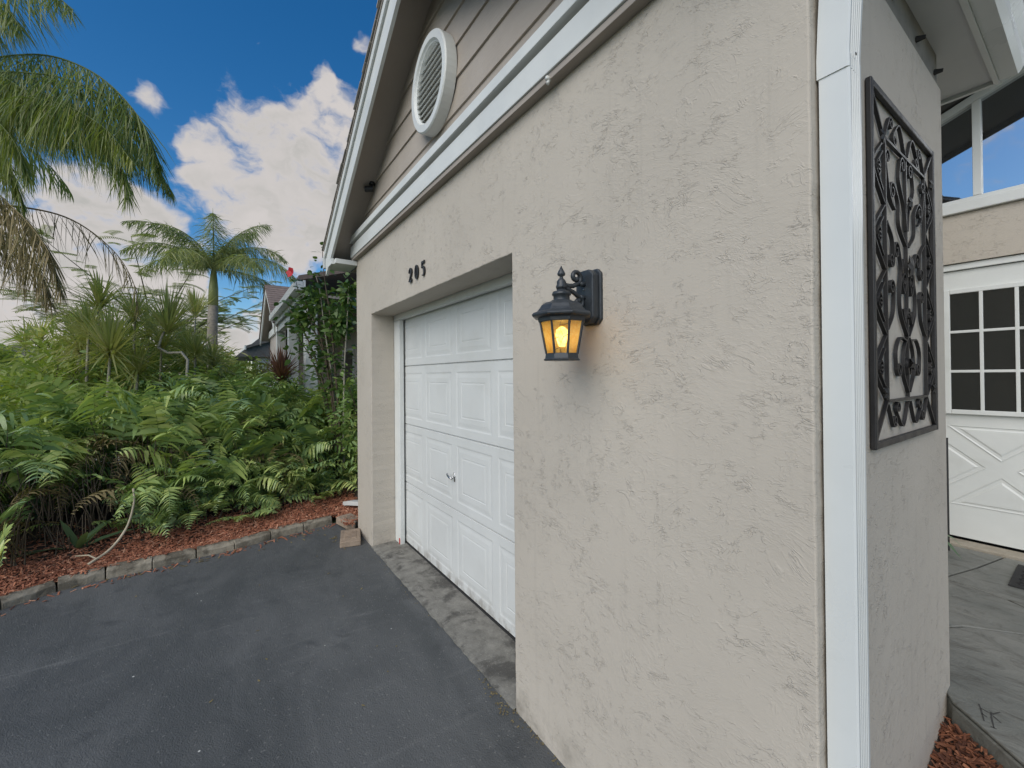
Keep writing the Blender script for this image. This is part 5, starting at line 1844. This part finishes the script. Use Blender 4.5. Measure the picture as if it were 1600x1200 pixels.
dracaena((-10.0, -0.45, 2.85), (-10.0, -0.45, 0), 'slender upright dracaena between the hooked one and the palm trunk', 45, 0.55, 0.034, tint=0.6, els=(35, 88), droop=0.06)
dracaena((-7.2, -0.92, 1.72), (-7.15, -0.9, 0.1), 'short dracaena half sunk in ferns below the hooked stem', 70, 0.55, 0.030, tint=0.4, droop=0.3)
dracaena((-10.05, -2.25, 1.85), (-10.0, -2.2, 0), 'low dracaena with reddish leaf tips beside the dark car', 70, 0.75, 0.036, tint=0.45)
dracaena((-6.82, 0.68, 1.62), (-6.8, 0.68, 0.1), 'reddish brown cordyline with stiff upright leaves before the neighbour house', 110, 0.46, 0.030, 'cordyline', tint=0.5, els=(-5, 88), droop=0.06, name='cordyline', group=None)

for (hx, hy, hz, word) in ((-7.6, -1.45, 2.25, 'second'), (-7.9, -0.75, 2.10, 'fifth'), (-8.0, -1.05, 2.50, 'third'), (-8.9, -1.00, 2.35, 'fourth'), (-9.4, -1.9, 2.35, 'first'), (-8.0, -0.15, 1.85, 'seventh'), (-9.2, -0.55, 2.15, 'sixth')):
    dracaena((hx, hy, hz), (hx + 0.08, hy + 0.04, 0), word + ' from the left of the crowded dracaenas filling the clump behind the ferns', 70, rng.uniform(0.5, 0.68), 0.030, tint=rng.uniform(0.35, 0.65), els=(-25, 85), droop=rng.uniform(0.12, 0.35), group='crowded dracaenas in the clump')

# ---- hibiscus by the corner of the garage
hib = empty('hibiscus', (-5.9, 1.35, 0.1), 'tall hibiscus bush with one red flower beside the garage corner', 'hibiscus')
stems = [
    [(-5.92, 1.32, 0.1), (-5.95, 1.2, 1.5), (-5.92, 1.10, 2.2), (-5.97, 1.03, 2.85), (-6.02, 0.95, 3.05)],
    [(-5.92, 1.32, 0.1), (-5.98, 1.18, 1.6), (-6.05, 1.0, 2.2), (-6.22, 0.84, 2.72), (-6.26, 0.78, 3.0)],
    [(-5.90, 1.32, 0.1), (-5.86, 1.22, 1.6), (-5.85, 1.15, 2.4), (-5.86, 1.08, 2.95), (-5.83, 1.05, 3.38)],
    [(-5.92, 1.32, 0.1), (-6.05, 1.1, 1.5), (-6.2, 0.9, 2.2), (-6.38, 0.73, 2.55), (-6.46, 0.70, 2.72)],
    [(-5.90, 1.32, 0.1), (-5.75, 1.3, 1.6), (-5.62, 1.31, 2.3), (-5.52, 1.31, 2.85)],
    [(-5.90, 1.32, 0.1), (-5.9, 1.2, 1.3), (-5.98, 1.12, 1.9), (-6.15, 0.95, 2.05)],
    [(-5.92, 1.32, 0.1), (-6.1, 1.05, 1.6), (-6.3, 0.86, 2.1), (-6.42, 0.75, 2.35)],
    [(-5.90, 1.32, 0.1), (-5.95, 1.1, 1.9), (-6.1, 0.93, 2.5), (-6.2, 0.86, 2.85)],
]
F = Foliage()
for i, s_ in enumerate(stems):
    P = smooth_path(s_, 60)
    MB().tube(P[::3].tolist(), [0.022 - 0.018 * k_ / 19 for k_ in range(20)], 6).build('stem', M['pale_stem'] if i in (0, 4) else M['brown_stem'], hib, True)
    nl = 85
    tt = rng.uniform(0.52, 1.0, nl)
    C = P[(tt * 59).astype(int)] + rng.normal(0, 1, (nl, 3)) * (0.03 + 0.10 * np.sin(np.pi * (tt - 0.3) / 0.72))[:, None]
    az = rng.uniform(0, 6.28, nl)
    d = unit(np.stack([np.cos(az), np.sin(az), rng.uniform(-0.5, 0.7, nl)], 1))
    L = rng.uniform(0.06, 0.115, nl)
    F.leaves(C, d, unit(np.cross(d, np.array([0, 0, 1.0]) + rng.normal(0, 0.4, (nl, 3)))), L, L * 0.6, 0.25, np.clip(rng.normal(0.45, 0.25, nl), 0, 1), 0.4)
leaf_cloud(F, (-5.82, 1.25, 2.35), (0.26, 0.18, 0.34), 230, 0.095, 0.5, 0.2, 0.3, 0.6)
leaf_cloud(F, (-6.22, 0.90, 2.40), (0.24, 0.18, 0.22), 130, 0.095, 0.5, 0.2, 0.3, 0.6)
leaf_cloud(F, (-6.05, 1.02, 2.62), (0.22, 0.16, 0.24), 120, 0.095, 0.5, 0.2, 0.3, 0.6)
leaf_cloud(F, (-5.62, 1.32, 2.68), (0.14, 0.10, 0.26), 130, 0.09, 0.7, 0.2, 0.3, 0.6)
F.build('foliage', M['hibiscus'], hib)
F = Foliage()
fc = np.array([-6.30, 0.76, 3.02])
for k_ in range(5):
    a = 2 * math.pi * k_ / 5
    ax = unit(np.array([0.5, -0.8, 0.1]))
    e1 = unit(np.cross(ax, [0, 0, 1.0]))
    e2 = np.cross(ax, e1)
    d = unit(ax * 0.5 + e1 * math.cos(a) + e2 * math.sin(a))
    F.leaves([fc], [d], [unit(np.cross(d, ax))], 0.085, 0.085, 0.05, 0.5, 0.3)
F.build('flower', M['petal'], hib)

# ---- queen palm whose crown stands left of the view
qp = empty('queen_palm', (-8.3, -3.4, 0), 'big palm whose drooping green and dried fronds fill the upper left', 'palm tree')
tr = [(-8.30, -3.40, -0.05), (-8.28, -3.38, 1.2), (-8.25, -3.36, 2.6), (-8.25, -3.34, 3.9), (-8.25, -3.335, 4.35)]
MB().tube(smooth_path(tr, 30).tolist(), [0.19 - 0.05 * i / 29 + (0.008 if i % 3 == 0 else 0) for i in range(30)], 14).build('trunk', M['bark'], qp, True)
green = [
    ([(-8.247, -3.337, 4.30), (-7.491, -2.605, 5.033), (-6.51, -1.714, 5.043), (-5.848, -1.105, 4.719), (-5.378, -0.683, 4.168), (-5.201, -0.509, 3.63)], 0.62, 120, 0.95, 0.5),
    ([(-8.247, -3.337, 4.30), (-6.977, -2.384, 4.60), (-5.953, -1.459, 4.35), (-5.502, -0.979, 4.05), (-5.251, -0.7, 3.65)], 0.50, 105, 0.9, 0.72),
    ([(-8.247, -3.337, 4.35), (-7.448, -2.722, 5.386), (-6.528, -1.953, 5.604), (-5.941, -1.455, 5.444), (-5.627, -1.173, 5.138)], 0.5, 80, 0.8, 0.7),
    ([(-8.247, -3.337, 4.30), (-7.2, -2.45, 4.85), (-6.2, -1.55, 4.72), (-5.65, -0.95, 4.40), (-5.32, -0.60, 3.95), (-5.22, -0.50, 3.55)], 0.55, 100, 0.85, 0.35),
    ([(-8.247, -3.337, 4.30), (-7.4, -2.7, 4.9), (-6.7, -2.1, 4.85), (-6.1, -1.6, 4.45), (-5.85, -1.3, 4.0)], 0.55, 95, 0.9, 0.6),
    ([(-8.247, -3.337, 4.30), (-7.6, -2.3, 4.95), (-7.0, -1.45, 4.85), (-6.5, -0.8, 4.3), (-6.3, -0.5, 3.8)], 0.55, 100, 0.95, 0.45),
    ([(-8.247, -3.337, 4.30), (-7.3, -2.5, 4.75), (-6.4, -1.75, 4.60), (-5.75, -1.15, 4.25), (-5.5, -0.85, 3.75), (-5.42, -0.75, 3.35)], 0.60, 100, 0.95, 0.55),
    ([(-8.247, -3.337, 4.30), (-7.6, -2.9, 5.3), (-6.9, -2.3, 5.6), (-6.3, -1.85, 5.4), (-6.0, -1.6, 5.0)], 0.55, 80, 0.9, 0.6),
    ([(-8.247, -3.337, 4.30), (-7.0, -2.5, 4.5), (-6.3, -2.0, 4.3), (-5.9, -1.65, 3.9), (-5.8, -1.5, 3.5)], 0.55, 90, 0.95, 0.75),
    ([(-8.247, -3.337, 4.30), (-7.3, -2.6, 4.40), (-6.7, -2.05, 4.15), (-6.45, -1.8, 3.75), (-6.4, -1.7, 3.4)], 0.5, 85, 0.95, 0.8),
]
for (c, lf, pr, hg, tn) in green:
    F = Foliage()
    palm_frond(F, smooth_path(c, 44), int(pr * 1.6), lf * 1.05, 0.0090, hg, tn, 0.016, 0.0, 0.26, 0.10, 1)
    F.build('frond', M['palm_green'], qp)
for (az, el, ln, dr) in ((150, 55, 2.8, 1.9), (200, 60, 2.9, 2.0), (250, 50, 2.8, 1.9), (300, 58, 2.7, 2.0), (110, 62, 2.9, 1.9), (-20, 75, 2.6, 1.8)):
    F = Foliage()
    palm_frond(F, arc((-8.25, -3.335, 4.35), R(az), R(el), ln, dr, 40), 80, 0.55, 0.018, 0.9, 0.5, 0.02, 0, 0.18, 0.1)
    F.build('frond', M['palm_green'], qp)
F = Foliage()
palm_frond(F, smooth_path([(-8.249, -3.338, 4.281), (-7.783, -2.658, 3.72), (-7.163, -1.936, 3.60), (-6.828, -1.451, 3.45), (-6.558, -1.058, 3.10), (-6.423, -0.858, 2.72), (-6.394, -0.811, 2.354)], 44), 80, 0.42, 0.008, 0.9, 0.35, 0.017, 0.0, 0.28, 0.1)
o = F.build('dry_frond', M['palm_dry'], qp)
o['label'] = 'thin brown dried frond arching down to the dracaenas'
for (c, lf, pr, tn) in (([(-8.249, -3.338, 4.20), (-6.953, -2.223, 3.75), (-6.319, -1.754, 3.35), (-5.981, -1.437, 2.9), (-5.898, -1.312, 2.45)], 0.55, 95, 0.7),
                        ([(-8.249, -3.338, 4.20), (-7.3, -2.45, 3.55), (-6.8, -1.95, 3.20), (-6.5, -1.65, 2.85), (-6.4, -1.5, 2.4)], 0.55, 90, 0.5),
                        ([(-8.248, -3.338, 4.20), (-7.1, -2.6, 3.70), (-6.6, -2.2, 3.35), (-6.4, -2.0, 2.9)], 0.5, 70, 0.6)):
    F = Foliage()
    palm_frond(F, smooth_path(c, 44), int(pr * 1.2), lf, 0.010, 0.95, tn, 0.016, 0.0, 0.24, 0.1, 1)
    o = F.build('dry_frond', M['palm_dry'], qp)
    o['label'] = 'tan half-dried hanging frond'

# ================================================================== MIDDLE DISTANCE
# ---- palm with a straight trunk in the neighbour's garden
mp_ = empty('garden_palm', (-14.75, -0.28, 0), 'upright green palm with a straight ringed trunk rising behind the dracaenas', 'palm tree')
MB().tube([(-14.78, -0.30, -0.03), (-14.77, -0.29, 1.5), (-14.76, -0.27, 3.0), (-14.74, -0.25, 3.7)], [0.17, 0.135, 0.125, 0.12], 14).build('trunk', M['bark'], mp_, True)
MB().tube([(-14.74, -0.25, 3.7), (-14.73, -0.24, 4.2), (-14.72, -0.23, 4.75)], [0.125, 0.115, 0.06], 14).build('crownshaft', simple('crownshaft', (0.22, 0.24, 0.08), 0.5, 0.15, 8), mp_, True)
for (az, el, ln, dr, tn) in ((95, 60, 2.3, 1.9, 0.7), (75, 35, 2.5, 1.8, 0.75), (60, 70, 2.2, 1.3, 0.4), (-90, 62, 2.4, 1.5, 0.4), (-75, 40, 2.2, 1.6, 0.6), (-120, 30, 2.2, 1.4, 0.5), (0, 80, 2.0, 1.6, 0.5),
                             (150, 65, 2.1, 1.6, 0.45), (200, 55, 2.1, 1.7, 0.4), (255, 70, 2.0, 1.3, 0.45), (30, 25, 2.3, 1.4, 0.6), (-30, 30, 2.2, 1.7, 0.8), (110, 10, 2.3, 1.2, 0.7), (110, 78, 1.9, 1.2, 0.35)):
    F = Foliage()
    palm_frond(F, arc((-14.72, -0.23, 4.72), R(az), R(el), ln, dr, 30), 70, 0.56, 0.016, 0.68, tn, 0.022, 0.12, 0.36, 0.10, 1)
    F.build('frond', M['palm_far'], mp_)

# ---- feathery tree far behind the palm
ft = empty('feathery_tree', (-21.0, -2.4, 0), 'thin tree with flat feathery sprays behind the upright palm', 'tree')
g = MB()
F = Foliage()
g.tube([(-21.0, -2.4, -0.05), (-21.1, -2.3, 1.4), (-21.0, -2.2, 2.4)], [0.13, 0.10, 0.07], 8)
for i in range(22):
    a = rng.uniform(0, 6.28)
    ln = rng.uniform(2.2, 5.0)
    zz = rng.uniform(3.2, 6.2)
    end = np.array([-21.0 + ln * math.cos(a), -2.2 + ln * math.sin(a), zz])
    P = smooth_path([(-21.0, -2.2, 2.2), (-21.0 + 0.35 * ln * math.cos(a), -2.2 + 0.35 * ln * math.sin(a), zz * 0.72), tuple(end)], 18)
    g.tube(P.tolist(), [0.035 - 0.028 * k_ / 17 for k_ in range(18)], 5)
    for k_ in range(26):
        c = P[int(rng.integers(7, 18))] + rng.normal(0, 0.25, 3) * np.array([1, 1, 0.5])
        a2 = a + rng.normal(0, 1.0)
        Q = arc(c, a2, R(rng.uniform(-5, 25)), rng.uniform(0.4, 0.8), rng.uniform(0.2, 0.8), 8)
        F.tube(Q, 0.006, 0.002, 0.3)
        for (q0, q1) in zip(Q[1:], Q[:-1]):
            dd = unit(q0 - q1)
            sd = unit(np.cross(dd, [0, 0, 1.0]))
            for sg in (1, -1):
                F.leaves([q0, (q0 + q1) / 2], [unit(sd * sg + dd * 0.4)] * 2, [dd] * 2, 0.17, 0.035, 0.2, rng.uniform(0, 1), 0.4)
g.build('trunk', M['brown_stem'], ft, True)
F.build('crown', M['feather'], ft)

# ---- leafy tree and bush at the far left
def far_tree(name, label, base, h, rad, n, size, mat, tint=0.5, group='trees across the street'):
    root = empty(name, (*base, 0), label, 'tree', group)
    g = MB()
    g.tube([(*base, -0.05), (base[0] + 0.1, base[1], h * 0.45), (base[0], base[1] + 0.1, h * 0.7)], [0.16, 0.12, 0.05], 8)
    for i in range(6):
        a = 2 * math.pi * i / 6 + rng.uniform(0, 0.8)
        g.tube([(base[0] + 0.1, base[1], h * 0.42), (base[0] + rad * 0.35 * math.cos(a), base[1] + rad * 0.35 * math.sin(a), h * 0.62), (base[0] + rad * 0.7 * math.cos(a), base[1] + rad * 0.7 * math.sin(a), h * 0.75)], [0.07, 0.05, 0.02], 6)
    g.build('trunk', M['brown_stem'], root, True)
    F = Foliage()
    for i in range(12):
        a = rng.uniform(0, 6.28)
        r_ = rng.uniform(0, rad * 0.65)
        leaf_cloud(F, (base[0] + r_ * math.cos(a), base[1] + r_ * math.sin(a), h * rng.uniform(0.62, 0.92)), (rad * 0.45, rad * 0.45, h * 0.16), n // 12, size, tint, 0.4, 0.2, 0.6)
    F.build('crown', M[mat], root)


far_tree('round_tree', 'bright yellow-green round tree at the left edge above the dark car', (-34, -10.6), 3.6, 1.7, 2600, 0.22, 'yellow_leaf', 0.5)
far_tree('round_tree', 'green tree far down the street behind the peach house', (-75, -13), 6.0, 4.0, 3000, 0.4, 'shrub', 0.5)
far_tree('round_tree', 'far green tree left of the grey-roofed house', (-48, -1.2), 4.2, 2.6, 2600, 0.28, 'shrub', 0.6)
far_tree('round_tree', 'far olive tree behind the small striped dracaenas', (-58, -9.5), 4.0, 3.0, 2600, 0.32, 'feather', 0.5)
far_tree('round_tree', 'distant tree between grey-roofed house and palm trunk', (-40, 0.3), 3.2, 1.6, 2000, 0.22, 'yellow_leaf', 0.3)

# small golden palm near the grey-roofed house
sp = empty('golden_palm', (-24.3, 0.0, 0), 'small yellowing palm beyond the ferns near the grey-roofed house', 'palm tree')
MB().tube([(-24.3, 0, 0), (-24.3, 0, 1.9)], [0.09, 0.07], 10).build('trunk', M['bark'], sp, True)
for k_ in range(11):
    F = Foliage()
    palm_frond(F, arc((-24.3, 0, 1.85), R(k_ * 33 + rng.uniform(-10, 10)), R(rng.uniform(30, 75)), 1.5, rng.uniform(1.4, 2.1), 20), 34, 0.40, 0.035, 0.5, 0.9, 0.02, 0.2, 0.15, 0.12)
    F.build('frond', M['yellow_leaf'], sp)

# ---- neighbour house: gabled garage, set-back entry with white posts
nb = empty('neighbour_house', (-11.2, 1.2, 0), 'neighbouring greige house with white posts and a brown shingle gable', 'house')
NX0, NX1, NY0 = -15.1, -11.1, 1.2
boxobj('wall', M['stucco_far'], nb, NX0, NX1, NY0, 8.0, -0.05, 2.85)
boxobj('wall', M['stucco_far'], nb, NX1 + 0.001, -6.95, 2.4, 8.0, -0.05, 2.85)
nrx, nsl = (NX0 + NX1) / 2, 0.57
def nz(x): return 2.88 + nsl * (2.0 - abs(x - nrx))
MB().extrude([(NX0, NY0, 2.851), (NX1, NY0, 2.851), (NX1, NY0, nz(NX1) - 0.04), (nrx, NY0, nz(nrx) - 0.04), (NX0, NY0, nz(NX0) - 0.04)], (0, 0.1, 0)).build('gable', M['siding'], nb)
for (xe, sg) in ((NX0 - 0.25, 1), (NX1 + 0.25, -1)):
    MB().extrude([(xe, NY0 - 0.26, nz(xe) - 0.12), (nrx, NY0 - 0.26, nz(nrx) - 0.12), (nrx, NY0 - 0.26, nz(nrx) + 0.10), (xe, NY0 - 0.26, nz(xe) + 0.10)], (0, 0.03, 0)).build('rake_fascia', M['white'], nb)
    MB().extrude([(xe, NY0 - 0.22, nz(xe) + 0.02), (nrx, NY0 - 0.22, nz(nrx) + 0.02), (nrx, NY0 - 0.22, nz(nrx) + 0.10), (xe, NY0 - 0.22, nz(xe) + 0.10)], (0, 9.0, 0)).build('roof_deck', M['soffit'], nb)
    rf = MB()
    x_ = xe - sg * 0.03
    while (x_ - nrx) * sg < -0.02:
        xo = min(x_ + sg * 0.20, nrx, key=lambda q2: abs(q2 - x_)) if (x_ + sg * 0.20 - nrx) * sg > 0 else x_ + sg * 0.20
        rf.extrude([(x_, NY0 - 0.29, nz(x_) + 0.115), (xo, NY0 - 0.29, nz(xo) + 0.103), (xo, NY0 - 0.29, nz(xo) + 0.115), (x_, NY0 - 0.29, nz(x_) + 0.137)], (0, 9.1, 0))
        x_ += sg * 0.14
    rf.build('roof_shingles', M['shingle'], nb)
boxobj('trim_band', M['white'], nb, NX0 - 0.02, NX1 + 0.02, NY0 - 0.06, NY0 + 0.001, 2.82, 3.0)
ngd = boxobj('garage_door', M['door_white'], nb, NX0 + 0.5, NX1 - 0.9, NY0 - 0.004, NY0 + 0.02, 0.0, 2.15)
# entry porch roof: level eave with gutter on white posts
boxobj('porch_beam', M['white'], nb, NX1 + 0.03, -6.75, 1.02, 1.14, 2.66, 2.86)
boxobj('porch_gutter', M['gutter'], nb, NX1 + 0.28, -6.7, 0.84, 0.95, 2.88, 3.0)
boxobj('porch_fascia', M['white'], nb, NX1 + 0.28, -6.7, 0.955, 0.985, 2.80, 3.02)
boxobj('porch_ceiling', M['soffit'], nb, NX1 + 0.03, -6.75, 1.145, 2.395, 2.80, 2.84)
MB().extrude([(NX1 + 0.27, 0.90, 3.02), (NX1 + 0.27, 5.0, 4.25), (NX1 + 0.27, 5.0, 4.32), (NX1 + 0.27, 0.90, 3.09)], (4.1, 0, 0)).build('porch_roof', M['shingle'], nb)
for xp in (-11.0, -8.9, -6.95):
    p_ = boxobj('post', M['white'], nb, xp - 0.09, xp + 0.09, 1.0, 1.17, -0.02, 2.655, bevel=0.006)
for (xa, xb, za, zb) in ((-10.6, -9.7, 0.9, 2.2), (-8.3, -7.4, 0.9, 2.2)):
    wn = boxobj('window', M['far_glass'], nb, xa, xb, 2.385, 2.398, za, zb)
    boxobj('window_frame', M['white'], wn, xa - 0.06, xa - 0.001, 2.37, 2.40, za - 0.06, zb + 0.06)
    boxobj('window_frame', M['white'], wn, xb + 0.001, xb + 0.06, 2.37, 2.40, za - 0.06, zb + 0.06)
    boxobj('window_frame', M['white'], wn, xa, xb, 2.371, 2.40, zb + 0.001, zb + 0.06)
    boxobj('window_frame', M['white'], wn, xa, xb, 2.371, 2.40, za - 0.06, za - 0.001)
boxobj('entry_door', M['soffit'], nb, -9.3, -8.45, 2.37, 2.398, 0.0, 2.1)

# ---- grey-roofed house further on
fh = empty('far_house', (-32, 3.0, 0), 'far pale house with a grey shingle roof and white gable trim', 'house')
boxobj('wall', M['white'], fh, -34.0, -27.0, 1.6, 9.0, 0, 3.3)
MB().extrude([(-34.4, 1.0, 3.2), (-34.4, 5.2, 4.75), (-34.4, 5.2, 4.90), (-34.4, 1.0, 3.35)], (8.0, 0, 0)).build('roof', M['shingle_grey'], fh)
MB().extrude([(-26.6, 0.5, 2.75), (-26.6, 2.4, 4.55), (-26.6, 4.3, 2.75)], (-7.0, 0, 0)).build('wing_roof', M['shingle_grey'], fh)
MB().extrude([(-34.45, 0.95, 3.10), (-34.45, 5.2, 4.66), (-34.45, 5.2, 4.95), (-34.45, 0.95, 3.40)], (0.06, 0, 0)).build('verge_board', M['white'], fh)
boxobj('fascia', M['white'], fh, -34.4, -26.4, 0.92, 0.985, 3.12, 3.36)
for xa in (-32.5, -30.0, -28.3):
    boxobj('window', M['far_glass'], fh, xa, xa + 1.0, 1.585, 1.598, 0.9, 2.2)
# peach house across the way
ph = empty('peach_house', (-66, -16, 0), 'distant peach house with a long grey roof at the far left', 'house')
boxobj('wall', M['peach'], ph, -70, -60, -20.0, -12.5, 0, 3.3)
MB().extrude([(-59.6, -21.5, 3.2), (-59.6, -16.5, 5.0), (-59.6, -11.0, 3.2)], (-11.0, 0, 0)).build('roof', M['shingle_grey'], ph)
for yy in (-18.5, -15.8):
    boxobj('window', M['far_glass'], ph, -60.01, -59.98, yy, yy + 1.3, 1.0, 2.3)

# ---- dark car in the neighbour's drive
car = empty('parked_car', (-12.7, -4.5, 0), 'dark blue car parked at the far left behind the ferns', 'car')
cx0, cy0 = -12.7, -4.5
def cp(x, y, z): return (cx0 + x, cy0 + y, z)
body_prof = [(-2.25, 0.45), (-2.28, 0.75), (-2.20, 0.98), (-1.25, 1.08), (-0.45, 1.60), (0.30, 1.69), (1.45, 1.64), (2.10, 1.12), (2.24, 0.95), (2.25, 0.45), (1.9, 0.32), (-1.9, 0.32)]
g = MB()
n_ = len(body_prof)
vs = []
for (xx_, kk) in ((-0.90, 0.0), (-0.93, 0.0), (0.93, 0.0), (0.90, 0.0)):
    for (yy, zz) in body_prof:
        inset = 0.20 * max(0, (zz - 1.05)) / 0.6
        vs.append(cp((xx_ - inset * (1 if xx_ > 0 else -1)), yy, zz))
g.add(vs[:n_] + vs[3 * n_:], [tuple(range(n_ - 1, -1, -1)), tuple(range(n_, 2 * n_))] + [(i, (i + 1) % n_, n_ + (i + 1) % n_, n_ + i) for i in range(n_)])
g.build('body', M['car'], car, bevel=0.05, seg=3)
for sgx in (-1, 1):
    for (ya, yb, yc, yd) in ((-1.05, -0.42, 0.25, 0.25), (0.33, 0.33, 1.35, 1.75)):
        zt1 = 1.55
        xi = sgx * (0.90 - 0.20 * (zt1 - 1.05) / 0.6 + 0.006)
        xo = sgx * (0.90 - 0.20 * 0.03 / 0.6 + 0.006)
        MB().extrude([cp(xo, ya, 1.10), cp(xo, yd, 1.10), cp(xi, yc, zt1), cp(xi, yb, zt1)], (sgx * 0.004, 0, 0)).build('side_window', M['far_glass'], car)
    for yw in (-1.40, 1.38):
        wv = MB().tube([cp(sgx * 0.70, yw, 0.34), cp(sgx * 0.93, yw, 0.34)], 0.34, 24).build('wheel', M['rubber'], car)
        MB().tube([cp(sgx * 0.931, yw, 0.34), cp(sgx * 0.94, yw, 0.34)], 0.22, 16).build('rim', M['chrome'], wv)
    MB().tube([cp(sgx * 0.66, -2.262, 0.80), cp(sgx * 0.66, -2.30, 0.80)], 0.10, 12).build('headlight', M['chrome'], car)
MB().extrude([cp(-0.72, -1.18, 1.125), cp(0.72, -1.18, 1.125), cp(0.66, -0.52, 1.565), cp(-0.66, -0.52, 1.565)], (0, -0.012, 0.014)).build('windscreen', M['far_glass'], car)

# ---- white post beside the garage, short PVC
pvc = empty('white_post', (-6.55, 1.58, 0), 'short white capped post showing left of the garage pier', 'post')
boxobj('shaft', M['gutter'], pvc, -6.61, -6.49, 1.53, 1.65, 0.0, 1.22, bevel=0.004)
MB().hexa([(-6.64, 1.50, 1.221), (-6.46, 1.50, 1.221), (-6.46, 1.68, 1.221), (-6.64, 1.68, 1.221), (-6.57, 1.57, 1.275), (-6.53, 1.57, 1.275), (-6.53, 1.61, 1.275), (-6.57, 1.61, 1.275)]).build('cap', M['gutter'], pvc)

# ================================================================== RIGHT SIDE: ENTRY BED
def bed2_z(x, y):
    return 0.03 + 0.20 * min(1, max(0, (y - 1.25) / 1.25)) + 0.28 * max(0.0, x + 0.38) * min(1, max(0, (y - 1.3)))
bp2 = [(-0.398, 1.16), (0.05, 1.0), (0.19, 1.1), (0.09, 1.5), (-0.03, 1.89), (-0.19, 2.16), (-0.31, 2.28), (-0.38, 2.35), (-0.44, 2.515)]
g = MB()
pts_c = (-0.22, 1.7)
rows = []
for (x, y) in bp2:
    rows.append([(pts_c[0] + (x - pts_c[0]) * k_ / 5, pts_c[1] + (y - pts_c[1]) * k_ / 5) for k_ in range(1, 6)])
g.v.append((pts_c[0], pts_c[1], bed2_z(*pts_c)))
for r_ in rows:
    for (x, y) in r_:
        g.v.append((x, y, bed2_z(x, y)))
nb2 = len(rows)
for i in range(nb2):
    j = (i + 1) % nb2
    g.f.append((0, 1 + i * 5, 1 + j * 5))
    for k_ in range(4):
        g.f.append((1 + i * 5 + k_, 1 + i * 5 + k_ + 1, 1 + j * 5 + k_ + 1, 1 + j * 5 + k_))
o = g.build('entry_bed', M['soil'], None)
o['kind'] = 'structure'
spots = []
def inpoly(x, y, poly):
    c = False
    for i in range(len(poly)):
        (x1, y1), (x2, y2) = poly[i], poly[i - 1]
        if (y1 > y) != (y2 > y) and x < (x2 - x1) * (y - y1) / (y2 - y1) + x1:
            c = not c
    return c
while len(spots) < 4200:
    x, y = rm.uniform(-0.45, 0.2), rm.uniform(1.0, 2.5)
    if inpoly(x, y, bp2) and (y < 2.46 and x > -0.392):
        spots.append((x, y, bed2_z(x, y) + rm.uniform(0, 0.02)))
o = chip_field('mulch', M['mulch2'], spots, 0.042, 9)
tag(o, 'brown wood mulch in the small bed between side wall and slate porch', 'mulch')
# a few chips kicked onto the porch edge
# ---- iron stake with a spiky potted plant beside the entry door
st = empty('plant_stake', (-0.70, 4.33, 0.30), 'thin black iron stake standing at the corner before the white door', 'stake')
MB().tube([(-0.695, 4.33, 0.302), (-0.695, 4.33, 1.12)], 0.008, 8).build('rod', M['black_iron'], st)
MB().tube([(-0.695, 4.33, 1.10), (-0.72, 4.33, 1.10), (-0.735, 4.33, 1.115)], 0.006, 6).tube([(-0.695, 4.33, 1.075), (-0.715, 4.33, 1.07), (-0.72, 4.33, 1.055)], 0.006, 6).tube([(-0.695, 4.33, 0.75), (-0.715, 4.33, 0.752)], 0.007, 6).build('hook', M['black_iron'], st)
ap = empty('potted_plant', (-0.80, 4.22, 0.30), 'small plant with curling green leaves in a dark pot behind the stake', 'plant')
MB().lathe([(0.075, 0.302), (0.095, 0.38), (0.105, 0.44), (0.098, 0.44), (0.090, 0.42)], -0.80, 4.22, 16).build('pot', M['rubber'], ap, True)
for (az, el, ln, dp) in ((10, 35, 0.26, 0.9), (-25, 20, 0.24, 0.8), (40, 50, 0.24, 1.0), (100, 50, 0.26, 0.8), (180, 40, 0.26, 0.9), (250, 45, 0.25, 0.9), (-60, 40, 0.22, 0.9)):
    F = Foliage()
    a, e = R(az), R(el)
    F.leaves([(-0.80, 4.22, 0.43)], [(math.cos(a) * math.cos(e), math.sin(a) * math.cos(e), math.sin(e))], [(-math.sin(a), math.cos(a), 0)], ln, 0.04, dp, rng.uniform(0, 1), 0.6)
    F.build('leaf', M['lily'], ap)

# ---- litter: fallen leaves and grit caught along the edges
F = Foliage()
def litter(x, y, z, n, s, sp):
    P = np.stack([rng.normal(x, sp[0], n), rng.normal(y, sp[1], n), np.full(n, z)], 1)
    a = rng.uniform(0, 6.28, n)
    d = np.stack([np.cos(a), np.sin(a), rng.uniform(0.0, 0.25, n)], 1)
    F.leaves(P, unit(d), np.stack([-np.sin(a), np.cos(a), np.zeros(n)], 1), s * rng.uniform(0.5, 1.3, n), s * 0.4, 0.0, rng.uniform(0, 1, n), 0.5)
litter(-4.56, -0.25, 0.004, 26, 0.035, (0.03, 0.35))
litter(-4.70, 0.65, 0.004, 22, 0.03, (0.03, 0.25))
litter(-4.40, 0.90, 0.004, 16, 0.03, (0.08, 0.05))
litter(-1.75, 1.10, 0.006, 40, 0.016, (0.10, 0.015))
litter(-1.5, 1.125, 0.004, 40, 0.012, (0.2, 0.006))
litter(-3.3, 1.11, 0.004, 30, 0.012, (0.5, 0.01))
litter(-3.2, -0.2, 0.004, 26, 0.022, (0.8, 0.7))
o = F.build('leaf_litter', M['palm_dry'])
tag(o, 'dry leaf crumbs scattered along the asphalt edges', 'leaf litter', None, 'stuff')
